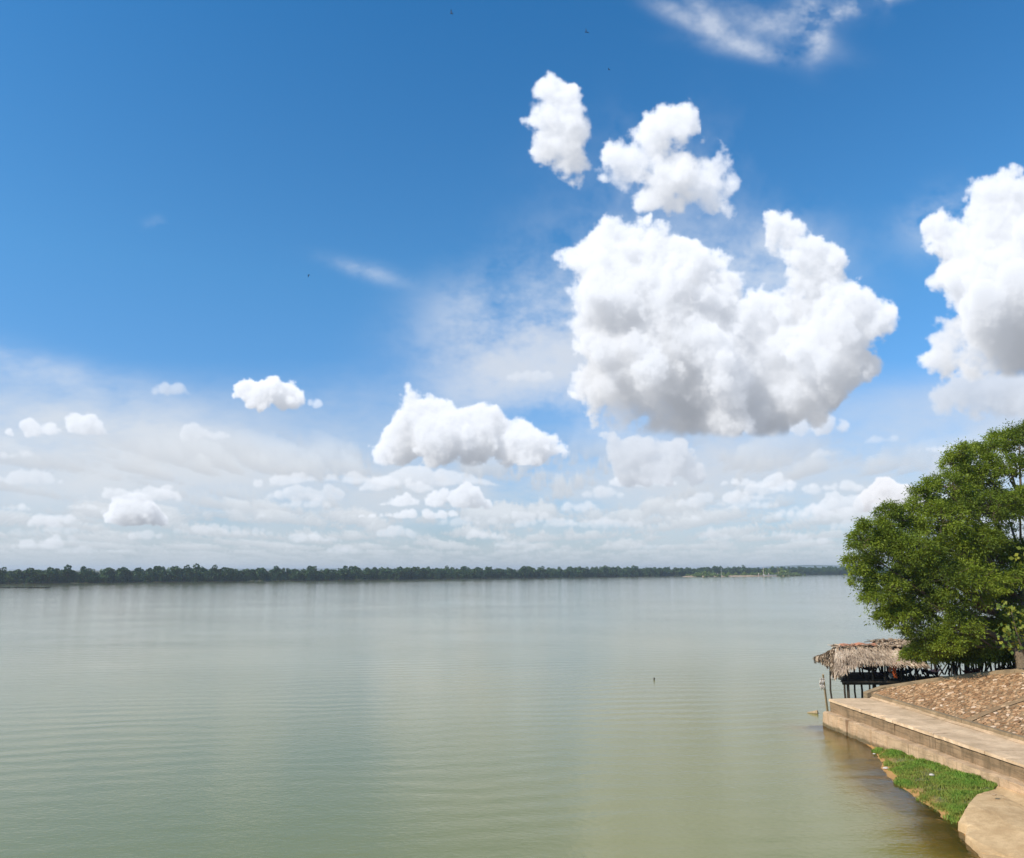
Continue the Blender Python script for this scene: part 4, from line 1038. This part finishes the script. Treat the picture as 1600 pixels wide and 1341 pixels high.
# ================================================================ shelters on stilts
def pole(b, a, c, r0, r1=None, bend=.03, n=6):
    a, c = Vector(a), Vector(c); L = (c - a).length; mid = (a + c) / 2 + Vector((rnd.uniform(-1, 1), rnd.uniform(-1, 1), rnd.uniform(-.3, .3))) * L * bend
    b.tube([a, mid, c], [r0, (r0 + (r1 or r0)) / 2, r1 or r0], n)
FZ = 2.34
def thatch_roof(x0, x1, yr, zr, yn, zn, yf, zf, seed, parent, left_over=0.0, sag=None, dens=1.0, name='thatch'):
    """two ragged slopes of palm leaves laid in courses over battens"""
    r = np.random.default_rng(seed); V = []; T = []
    def surf(x, t, side):                                   # t 0 at the ridge, 1 at the eave
        ye, ze = (yn, zn) if side < 0 else (yf, zf)
        wob = .10 * vnoise(x * .9 + seed, t * 2 + side, 3)
        sg = 0
        if sag is not None and side < 0: sg = -sag * np.clip(1 - (x - x0) / 1.6, 0, 1) ** 1.3 * t
        xo = -(left_over if side < 0 else min(left_over, .35)) * t * np.clip(1 - (x - x0) / 3.5, 0, 1)
        return np.stack([x + xo, yr + (ye - yr) * t, zr + (ze - zr) * t + wob + sg - .12 * np.sin(np.pi * t) - .10 * np.sin((x - x0) * .9 + seed)], -1)
    L = x1 - x0
    for side in (-1, 1):
        ye, ze = (yn, zn) if side < 0 else (yf, zf)
        n = int(L * 900 * dens); x = r.uniform(x0 - .05, x1 + .05, n); t = np.round(r.uniform(-.03, 1.0, n) * 9) / 9 + r.uniform(-.04, .04, n)
        p = surf(x, t, side); q = surf(x + r.uniform(-.12, .12, n), t + r.uniform(.10, .24, n), side)
        lift = r.uniform(.0, .09, n); p[:, 2] += lift + .02; q[:, 2] += lift * .4 + r.uniform(-.06, .05, n)
        drop = t > .9; q[:, 2] -= np.where(drop, r.uniform(0, .16, n) ** 1.0, 0)
        w = r.uniform(.010, .036, n)[:, None]; a = r.uniform(-.5, .5, n); sd = np.stack([np.cos(a), np.sin(a) * .4, r.uniform(-.4, .4, n)], 1) * w
        V.append(np.stack([p - sd, p + sd, q + sd * .6, q - sd * .6], 1)); T.append(np.clip(.50 + .9 * vnoise(x * .8, t * 3, 3) + r.normal(0, .20, n), 0, 1))
    # ridge cap and stray leaves
    n = int(L * 130 * dens); x = r.uniform(x0 - .1, x1, n); p = np.stack([x, yr + r.normal(0, .10, n), zr + .05 + r.uniform(-.05, .12, n)], 1); d = np.stack([r.normal(0, .3, n), r.normal(0, .28, n), r.normal(-.02, .07, n)], 1)
    sd = np.stack([r.normal(0, .03, n), r.normal(0, .03, n), r.normal(0, .02, n)], 1); V.append(np.stack([p - sd, p + sd, p + d + sd, p + d - sd], 1)); T.append(np.clip(r.normal(.4, .25, n), 0, 1))
    # gable ends hung with old leaves
    n = int(420 * dens); t = r.uniform(0, 1, n); side = np.where(r.random(n) < .5, -1, 1)
    p = np.where((side < 0)[:, None], surf(np.full(n, x0), t, -1), surf(np.full(n, x0), t, 1)); p[:, 0] += r.uniform(-.25, .1, n)
    q = p + np.stack([r.uniform(-.2, .15, n), r.uniform(-.15, .15, n), -r.uniform(.15, .5, n)], 1); sd = np.stack([r.normal(0, .02, n), r.normal(0, .04, n), r.normal(0, .02, n)], 1)
    V.append(np.stack([p - sd, p + sd, q + sd, q - sd], 1)); T.append(np.clip(r.normal(.25, .2, n), 0, 1))
    n = int(900 * dens); t = r.uniform(0, 1, n); k = r.random(n)     # loose leaves closing the end under the ridge
    a_, c_ = surf(np.full(n, x0), t, -1), surf(np.full(n, x0), t, 1); p = a_ * (1 - k)[:, None] + c_ * k[:, None]; p[:, 0] += .35 * np.sin(np.pi * k) - .1; p[:, 2] += r.uniform(-.25, .05, n)
    q = p + np.stack([r.uniform(-.12, .2, n), r.uniform(-.15, .15, n), -r.uniform(.1, .35, n)], 1); sd = np.stack([r.normal(0, .02, n), r.normal(0, .05, n), r.normal(0, .02, n)], 1)
    V.append(np.stack([p - sd, p + sd, q + sd, q - sd], 1)); T.append(np.clip(r.normal(.2, .18, n), 0, 1))
    # underlay: solid, slightly uneven
    U = []
    for side in (-1, 1):
        xs = np.linspace(x0, x1, 16); tt = np.linspace(0, 1, 6)
        G = np.array([[surf(np.array([x_]), np.array([t_]), side)[0] for t_ in tt] for x_ in xs]); G[..., 2] -= .03
        for i in range(15):
            for j in range(5): U.append([G[i, j], G[i + 1, j], G[i + 1, j + 1], G[i, j + 1]])
    V.append(np.array(U)); T.append(np.full(len(U), .2))
    org = np.array(parent['_org']); o = put_obj(name, np_mesh(name, np.concatenate(V) - org, 4, [m_thatch], None, np.concatenate(T)), parent, kind='stuff')
    return surf

def shelter(name, lb, x0, x1, yr, zr, yn, zn, yf, zf, seed, left_over=0, sag=None, nposts=4, floor=(57.6, 63), floor_left=0, dens=1.0):
    root = thing(name, (x0, yr, 0), lb, 'shelter'); root_parts = {}
    surf = thatch_roof(x0, x1, yr, zr, yn, zn, yf, zf, seed, root, left_over, sag, dens)
    f0, f1 = floor
    for i in range(nposts):
        x = x0 + .5 + (x1 - x0 - 1.0) * i / (nposts - 1)
        for y, ze in ((yn + .35, zn), (yf - .35, zf)):
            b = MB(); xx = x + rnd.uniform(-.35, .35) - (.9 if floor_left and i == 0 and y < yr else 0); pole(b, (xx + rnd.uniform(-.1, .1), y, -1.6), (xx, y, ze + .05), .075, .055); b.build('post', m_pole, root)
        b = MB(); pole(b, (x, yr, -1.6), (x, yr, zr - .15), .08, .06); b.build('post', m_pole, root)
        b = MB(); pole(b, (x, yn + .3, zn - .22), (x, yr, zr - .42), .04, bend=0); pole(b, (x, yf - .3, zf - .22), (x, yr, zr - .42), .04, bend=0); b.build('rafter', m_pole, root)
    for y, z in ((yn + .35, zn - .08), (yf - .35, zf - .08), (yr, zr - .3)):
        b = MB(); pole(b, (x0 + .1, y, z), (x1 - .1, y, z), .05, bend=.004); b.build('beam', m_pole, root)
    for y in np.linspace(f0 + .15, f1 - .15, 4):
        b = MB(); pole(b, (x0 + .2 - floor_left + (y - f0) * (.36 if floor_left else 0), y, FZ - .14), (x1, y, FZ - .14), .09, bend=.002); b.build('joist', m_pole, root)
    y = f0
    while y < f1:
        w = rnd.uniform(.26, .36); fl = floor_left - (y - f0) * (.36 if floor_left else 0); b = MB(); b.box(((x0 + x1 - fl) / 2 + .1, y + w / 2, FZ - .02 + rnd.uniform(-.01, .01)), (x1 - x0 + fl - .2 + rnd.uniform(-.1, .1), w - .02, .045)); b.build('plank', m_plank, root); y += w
    return root
H1 = dict(x0=23.7, x1=28.7, yr=60.6, zr=4.36, yn=57.4, zn=3.52, yf=63.8, zf=3.35)
h1 = shelter('thatched_shelter', 'thatched open shelter on stilts standing in the water off the end of the walkway', seed=3, left_over=1.45, sag=.62, floor_left=1.15, floor=(57.5, 62.6), nposts=5, **H1)
h2 = shelter('thatched_shelter', 'second thatched shelter, half hidden by the tree and rising just behind the first', 27.7, 32.6, 63.2, 4.50, 60.4, 3.86, 66, 3.7, 9, nposts=3, dens=1.2, floor=(57.8, 60.3))
h3 = shelter('thatched_shelter', 'dark pole shelter in the shade of the big tree, full of slanting poles', 32.5, 38.9, 60.6, 4.4, 57.6, 3.92, 63.8, 3.75, 13, nposts=7, dens=.6, floor=(57.6, 59.6))
# reddish sheet along the ridge
b = MB(); xs = np.linspace(H1['x0'] + .1, H1['x0'] + 2.9, 13)
for i in range(12):
    f = lambda x, t: Vector((x, H1['yr'] - .6 * t + .05, H1['zr'] + .12 - .22 * t + .05 * math.sin(x * 5) - .10 * math.sin((x - H1['x0']) * .9 + 3)))
    for t0, t1 in ((-.2, .1), (.1, .38)): b.quad(f(xs[i], t0), f(xs[i + 1], t0), f(xs[i + 1], t1), f(xs[i], t1))
o = b.build('ridge_sheet', m_sheet, h1); md = o.modifiers.new('thick', 'SOLIDIFY'); md.thickness = .02
# leaning corner post and braces under the floor
b = MB(); pole(b, at(1294.5, 1109, .3) + Vector((0, 0, -1.2)), on(1286, 1054, 57.0), .085, .06, .01); b.build('corner_post', m_logw, h1)
for (xa, ya, za, xb, yb, zb) in ((24.6, 57.9, -.6, 26.1, 57.9, FZ - .1), (25.6, 58.2, FZ - .3, 28.4, 58.6, FZ - 1.0), (26, 58.2, FZ - 1.0, 29, 59, FZ - .35), (24.9, 60, .0, 26.6, 58.4, FZ - .1), (26.0, 58.1, FZ - .75, 30, 58.1, FZ - .70), (25.4, 60.4, FZ - .5, 31, 60.4, FZ - .45), (28, 59, .2, 29.4, 59, FZ - .1), (27.2, 62, FZ - 1.2, 31, 60, FZ - .2)):
    b = MB(); pole(b, (xa, ya, za), (xb, yb, zb), .05); b.build('brace', m_pole, h1)
for k in range(9):
    x = 25.9 + k * .62 + rnd.uniform(-.15, .15); y = rnd.choice((58.0, 59.4, 62)); b = MB(); pole(b, (x + rnd.uniform(-.3, .3), y, -1.5), (x, y, FZ - .05), .06, .07); b.build('stilt', m_pole, h1)
# slanting poles between floor and roof: the hammock frames
def clutter(root, x0, x1, n, slant, zt=3.35, rad=(.035, .06)):
    for k in range(n):
        x = x0 + (x1 - x0) * (k + rnd.random() * .8) / n; y = rnd.uniform(58.6, 62.3); dx = rnd.gauss(0, slant)
        b = MB(); pole(b, (x - dx, y, FZ - .05), (x + dx, y + rnd.uniform(-.3, .3), zt + rnd.uniform(-.1, .15)), rnd.uniform(*rad), bend=.05); b.build('pole', m_pole, root)
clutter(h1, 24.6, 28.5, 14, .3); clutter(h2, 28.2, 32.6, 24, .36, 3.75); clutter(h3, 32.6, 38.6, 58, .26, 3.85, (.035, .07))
for root, xa, xb in ((h2, 28, 32.6), (h3, 32.6, 38.8)):
    for y in (58,):
        b = MB(); pole(b, (xa, y, FZ + .22 + rnd.uniform(-.05, .05)), (xb, y, FZ + .28), .05, bend=.003); b.build('rail', m_pole, root)
# hammocks slung inside
def hammock(a, c, drop, w, mat, lb):
    a, c = Vector(a), Vector(c); root = thing('hammock', (a + c) / 2, lb, 'hammock', 'hammocks slung under the shelters'); L = (c - a); side = Vector((-L.y, L.x, 0)).normalized()
    pt = lambda t, s: a + L * t + Vector((0, 0, -drop * 4 * t * (1 - t) + abs(s) ** 2 * .22 * math.sin(math.pi * t))) + side * s * w * math.sin(math.pi * t) ** .6
    b = MB(); ts = np.linspace(.12, .88, 12)
    for i in range(11):
        for j in range(6):
            s0, s1 = -1 + j / 3, -1 + (j + 1) / 3; b.quad(pt(ts[i], s0), pt(ts[i + 1], s0), pt(ts[i + 1], s1), pt(ts[i], s1))
    o = b.build('cloth', mat, root, smooth=True); md = o.modifiers.new('thick', 'SOLIDIFY'); md.thickness = .015
    for e, t in ((a, .12), (c, .88)):
        b = MB(); b.tube([e, pt(t, 0)], [.012, .02], 5); b.build('rope', m_pole, root)
hm = [((24.9, 58.4, 3.25), (27.0, 58.7, 3.15), .62, m_hamm, 'dark hammock hung nearest the open left end of the first shelter'), ((26.8, 59.6, 3.3), (28.9, 59.3, 3.3), .7, m_hamm, 'dark sagging hammock in the middle of the first shelter'),
      ((25.2, 61.4, 3.2), (27.4, 61.2, 3.3), .6, m_hamm2, 'dark red hammock at the back of the first shelter'), ((28.6, 58.6, 3.3), (30.4, 58.9, 3.25), .6, m_hamm, 'dark hammock left of the orange cloth'),
      ((31.6, 58.8, 3.2), (33.3, 59.0, 3.3), .66, m_hamm2, 'dark red hammock right of the orange cloth under the second shelter'), ((34.2, 59.2, 3.3), (35.9, 59.5, 3.3), .6, m_hamm, 'dark hammock in the shaded pole shelter under the tree')]
for a, c, dr, mt, lb in hm: hammock(a, c, dr, .42, mt, lb)
# hanging cloths and bags
def drape(name, px, py, Y, w, h, mat, lb, cat, seed, fold=.07):
    top = on(px, py, Y); b = MB(); r = random.Random(seed); nx, ny = 7, 8; ph = r.uniform(0, 6)
    g = lambda i, j: top + Vector(((i / nx - .5) * w * (1 - .25 * j / ny) + .05 * math.sin(j * .8 + ph), fold * math.sin(i * 2.1 + ph) + .03 * math.sin(j * 1.7), -h * j / ny - .05 * math.sin(i * 1.3 + ph) * (j / ny)))
    for i in range(nx):
        for j in range(ny): b.quad(g(i, j + 1), g(i + 1, j + 1), g(i + 1, j), g(i, j))
    o = b.build(name, mat, org=tuple(top), smooth=True, label=lb, cat=cat); md = o.modifiers.new('thick', 'SOLIDIFY'); md.thickness = .02
drape('hanging_cloth', 1397.5, 1036, 57.3, .30, 1.0, m_orange, 'bright orange cloth hanging from the eave of the thatched shelter', 'cloth', 1)
drape('hanging_cloth', 1390.5, 1039, 57.5, .24, .45, m_sheet, 'short reddish cloth hanging just left of the orange cloth', 'cloth', 2)
drape('hanging_cloth', 1284, 1060, 56.6, .34, .72, m_bag, 'torn whitish plastic sheet hanging off the leaning corner post', 'plastic sheet', 3, .02)
drape('hanging_cloth', 1393.5, 1052, 57.6, .42, .36, m_jar, 'grey cloth bundle hanging below the orange cloth', 'cloth', 4)
def jug(px, py, Y, r_, h, mat, lb):
    p = on(px, py, Y); b = MB(); b.tube([p + Vector((0, 0, z * h)) for z in (0, .1, .5, .8, .88, 1)], [r_ * q for q in (.8, 1, 1, .8, .4, .35)], 12); b.build('water_jug', mat, org=tuple(p), smooth=True, label=lb, cat='jug')
jug(1302.5, 1062.5, 58.3, .17, .36, m_cushion, 'round pale jug on the shelter floor nearest the leaning post')
jug(1313, 1062, 58.5, .17, .38, m_cushion, 'round pale jug on the shelter floor, second from the leaning post')
jug(1391, 1072.5, 58.0, .10, .38, m_bag, 'small white jug standing low under the shelter beside the slope')

# floating wedge of timber and a stick
p0, p1 = at(1261.5, 1114, 0), at(1278, 1115.5, 0); b = MB(); b.tube([p0 + Vector((0, 0, .02)), p0.lerp(p1, .5) + Vector((0, 0, .05)), p1 + Vector((0, 0, .09))], [.03, .10, .16], 7); b.build('log', m_logw, org=tuple(p0), label='pale wedge-shaped log floating in front of the wall corner', cat='log')
p = at(1021.5, 1062.5, 0); b = MB(); b.tube([p + Vector((0, 0, -.3)), p + Vector((.04, 0, .12)), p + Vector((.02, 0, .2))], [.05, .06, .04], 6); b.tube([p + Vector((.03, 0, .12)), p + Vector((.13, 0, .14))], [.05, .03], 5); b.build('stake', m_pole, org=tuple(p), label='tiny dark stake poking out of the open water', cat='stake')

# birds
def bird(px, py, Y, span, yaw, bank, flap, lb):
    p = on(px, py, Y); root = thing('bird', p, lb, 'bird'); R = Matrix.Rotation(yaw, 3, 'Z') @ Matrix.Rotation(bank, 3, 'Y')
    T = lambda v: p + R @ Vector(v) * span
    b = MB(); b.tube([T((0, .28, 0)), T((0, .20, .01)), T((0, .05, 0)), T((0, -.15, 0)), T((0, -.32, 0))], [span * q for q in (.012, .045, .065, .04, .01)], 8); b.build('body', m_bird, root, smooth=True)
    b = MB(); b.hexa([T(v) for v in ((-.02, -.2, -.008), (.02, -.2, -.008), (.07, -.42, -.008), (-.07, -.42, -.008), (-.02, -.2, .008), (.02, -.2, .008), (.07, -.42, .008), (-.07, -.42, .008))]); b.build('tail', m_bird, root)
    for s in (-1, 1):
        z1, z2 = .16 * flap, .20 * flap; b = MB()
        P_ = [(0, .10, 0), (0, -.07, 0), (s * .25, -.07, z1), (s * .25, .13, z1)]
        b.hexa([T(q) for q in P_] + [T((q[0], q[1], q[2] + .02)) for q in P_])
        P_ = [(s * .25, .13, z1), (s * .25, -.07, z1), (s * .52, -.14, z2), (s * .50, -.02, z2)]
        b.hexa([T(q) for q in P_] + [T((q[0], q[1], q[2] + .012)) for q in P_]); b.build('wing', m_bird, root)
bird(705, 21, 62, .42, 1.2, .5, 2.6, 'small dark bird flying highest in the sky, left of the middle')
bird(915, 50, 62, .44, .3, .9, 2.2, 'small black bird flying above the two little clouds, darkest of the four')
bird(951.5, 109, 90, .40, 1.0, .2, 1.0, 'tiny bird between the top edge and the two small clouds')
bird(482, 430, 75, .36, 2.2, .6, -1.2, 'tiny bird alone in the blue sky on the left')

# ================================================================ the big tree on the edge of the slope
TB = onslope(1600, 1050); TBY = TB.y + .9
base = on(1601, 1051, TBY); base.z -= .3
print('tree base', base)
tree = thing('acacia_tree', base, 'large leafy green tree leaning out over the shelters at the right edge', 'tree')
D = TBY * cp + 0
PXM = TBY / F_PX * 1.0
CL = [(1345, 850, 25, -2), (1336, 884, 21, -1), (1350, 905, 22, 0), (1372, 850, 34, 1), (1388, 803, 20, -1), (1405, 812, 22, 1), (1400, 865, 40, -2), (1362, 935, 22, 0), (1385, 925, 36, -1), (1388, 965, 24, 0), (1420, 920, 44, 2), (1412, 965, 26, -2), (1442, 985, 34, -1), (1450, 1012, 24, 0),
      (1430, 860, 44, -3), (1443, 795, 30, 0), (1452, 765, 20, -1), (1425, 828, 26, 2), (1470, 820, 46, -2), (1490, 728, 24, 1), (1502, 708, 20, 0), (1522, 712, 26, 2), (1485, 765, 38, 0), (1520, 765, 42, 3), (1538, 745, 30, 0), (1552, 702, 24, 1), (1572, 688, 26, 2), (1600, 690, 34, 0), (1625, 680, 40, 2), (1592, 735, 34, -3), (1550, 800, 48, -3), (1505, 850, 52, -1), (1480, 905, 46, -4), (1520, 915, 48, -4), (1478, 955, 36, -3), (1502, 985, 34, -4), (1484, 1010, 22, -4),
      (1555, 880, 46, 2), (1540, 850, 34, -4), (1600, 870, 40, 1), (1560, 950, 44, 2), (1535, 990, 34, 1), (1600, 930, 46, 3), (1575, 1000, 34, 3), (1610, 990, 40, 2), (1510, 1020, 20, 2), (1470, 1020, 20, 3), (1550, 1018, 22, 4), (1440, 940, 34, 4), (1480, 870, 44, 5), (1530, 900, 50, 6), (1580, 800, 44, 5), (1600, 780, 36, -3), (1600, 905, 30, -5), (1590, 970, 26, -2), (1430, 1015, 16, 1), (1428, 895, 36, 6), (1500, 800, 40, 6), (1560, 1010, 26, 7), (1520, 1005, 26, 7), (1462, 1010, 24, 1), (1490, 1008, 24, 0), (1520, 1010, 22, 1), (1550, 1010, 22, 0), (1580, 1010, 22, 2), (1605, 1010, 22, 1), (1440, 1016, 14, 3), (1475, 1016, 18, 5), (1535, 1016, 18, 4), (1570, 1016, 18, 5), (1505, 1018, 16, 5)] + [(x_, 1024, 12, 2.5) for x_ in range(1422, 1600, 8)]
for k in range(30):                                            # loose sprigs along the outline
    x, y, rr, dy = rnd.choice([q for q in CL if q[0] < 1560 and (q[1] < 790 or q[0] < 1420)]); a = rnd.uniform(0, 6.28)
    CL.append((x + math.cos(a) * rr * .95, y + math.sin(a) * rr * .95, rnd.uniform(6, 13), dy))
for k in range(34):                                            # the half of the crown beyond the frame
    CL.append((rnd.uniform(1650, 1950), rnd.uniform(680, 1000), rnd.uniform(34, 56), rnd.uniform(-7, 8)))
lobes = []
for (x, y, rr, dy) in CL:
    Y = TBY + (dy * .45 if dy < 0 else dy) + 2.4; c = on(x, y, Y); lobes.append((c, rr * Y / F_PX * .88))
LV = []; LT = []; LD = []; twig = MB()
for li, (c, R) in enumerate(lobes):
    r = np.random.default_rng(1000 + li)
    out_ = (c - (base + Vector((1.5, 0, 6.5)))).normalized()
    far_off = c.x > 37
    ns = int(62 * (R / 1.2) ** 2 * (.4 if far_off else 1)) + 8
    d = r.standard_normal((ns * 2, 3)); d /= np.linalg.norm(d, axis=1)[:, None]; d = d[(d[:, 2] > -.3) | (r.random(ns * 2) < .3)][:ns]; ns = len(d)
    rad = R * np.clip(r.normal(.86, .14, ns), .3, 1.18)
    pc = np.array(c) + d * rad[:, None] * np.array([1, 1, .85]); pc[:, 2] -= 0
    lobetone = r.uniform(-.26, .24)
    for s in range(ns):
        nl = int(r.integers(46, 74)); size = r.uniform(.10, .26)
        off = r.standard_normal((nl, 3)) * size * np.array([1, 1, .75]); C_ = pc[s] + off
        LV.append(C_); dr = off / (np.linalg.norm(off, axis=1)[:, None] + 1e-6) + d[s] * .6 + np.array([0, 0, -.35]); LD.append(dr / np.linalg.norm(dr, axis=1)[:, None])
        LT.append(np.clip(.45 + lobetone + r.normal(0, .12) + r.normal(0, .10, nl), 0, 1))
        if s % 3 == 0 and not far_off: twig.tube([Vector(c) + Vector(d[s]) * R * .15, Vector(pc[s])], [.03, .012], 4, cap=False)
LV = np.concatenate(LV); LT = np.concatenate(LT); LD = np.concatenate(LD); print('leaves', len(LV))
LF = leaf_cards(LV - np.array(base), .17, .32, .3, 12, cluster=LD * .9)
put_obj('crown', np_mesh('crown', LF, 4, [m_leaf], None, LT), tree, kind='stuff')
twig.build('twigs', m_bark, tree, kind='stuff')
# trunk and limbs
fork = on(1590, 1012, TBY + 1.6) ; hub = on(1600, 940, TBY + 3.2)
b = MB(); b.tube([base + Vector((.15, 0, -1.5)), base + Vector((0, 0, .1)), (base + fork) / 2 + Vector((.1, 0, 0)), fork, fork.lerp(hub, .5), hub, on(1606, 860, TBY + 3.4), on(1606, 780, TBY + 3.2)], [.62, .48, .38, .34, .30, .25, .18, .08], 12); b.build('trunk', m_bark, tree, smooth=True)
axis = [fork, fork.lerp(hub, .5), hub, on(1606, 860, TBY + 3.4), on(1606, 780, TBY + 3.2)]
for li, (c, R) in enumerate(lobes):
    if c.x > 39 or R < .7 or c.z < base.z + 2.6 or li % 2 and R < 1.1: continue
    a = min(axis, key=lambda q: (q - c).length + max(0, q.z - c.z + 1.2) * 2.5)
    c = c + Vector((0, .5, -.2)); m1 = a.lerp(c, .35) + Vector((0, .5, -.3)) ; m2 = a.lerp(c, .7) + Vector((rnd.uniform(-.3, .3), rnd.uniform(.1, .6), .15)); L = (c - a).length
    b = MB(); b.tube([a, m1, m2, c], [min(.2, .05 + L * .014), min(.14, .04 + L * .01), .06, .03], 7); b.build('limb', m_bark, tree, smooth=True)
# the small bright broad-leaved tree in front of it
sb = on(1612, 1060, TBY - 1.0); small = thing('broad_leaved_tree', sb, 'small tree with big shiny yellow-green leaves in front of the big tree', 'tree')
CV = []; CT = []
for (x, y, rr, dy) in [(1578, 955, 12, -2.2), (1566, 946, 8, -2.2), (1594, 962, 12, -2), (1570, 985, 15, -2), (1588, 995, 18, -1.8), (1576, 1008, 14, -1.6), (1600, 1012, 14, -1.5), (1600, 980, 14, -2), (1630, 970, 26, -1.5), (1640, 1010, 24, -1.5), (1598, 868, 10, -5), (1586, 872, 6, -5)]:
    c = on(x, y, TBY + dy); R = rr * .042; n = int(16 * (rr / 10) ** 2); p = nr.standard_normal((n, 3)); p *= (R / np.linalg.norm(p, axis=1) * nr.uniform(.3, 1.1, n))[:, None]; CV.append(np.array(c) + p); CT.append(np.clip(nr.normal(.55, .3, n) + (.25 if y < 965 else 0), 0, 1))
CV = np.concatenate(CV); CT = np.concatenate(CT)
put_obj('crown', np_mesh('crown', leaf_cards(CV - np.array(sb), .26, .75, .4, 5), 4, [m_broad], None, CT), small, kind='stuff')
b = MB(); b.tube([sb + Vector((0, 0, -.8)), sb + Vector((-.1, 0, .8)), on(1592, 1000, TBY - 1.7), on(1580, 955, TBY - 2.2)], [.10, .08, .05, .02], 7); b.build('trunk', m_bark, small, smooth=True)

# ================================================================ air
HAZE = .00016
b = MB(); b.box((0, 2200, 11), (14000, 9400, 34)); hz = b.build('haze', bpy.data.materials.new('haze'), kind='stuff')
mh = hz.data.materials[0]; mh.use_nodes = True; mh.node_tree.nodes.clear()
pv = mh.node_tree.nodes.new('ShaderNodeVolumePrincipled'); pv.inputs['Color'].default_value = (.82, .90, 1.0, 1); pv.inputs['Density'].default_value = HAZE; pv.inputs['Anisotropy'].default_value = .2
ho = mh.node_tree.nodes.new('ShaderNodeOutputMaterial'); mh.node_tree.links.new(pv.outputs[0], ho.inputs['Volume'])
for o in list(COL.objects):
    if '_org' in o: del o['_org']
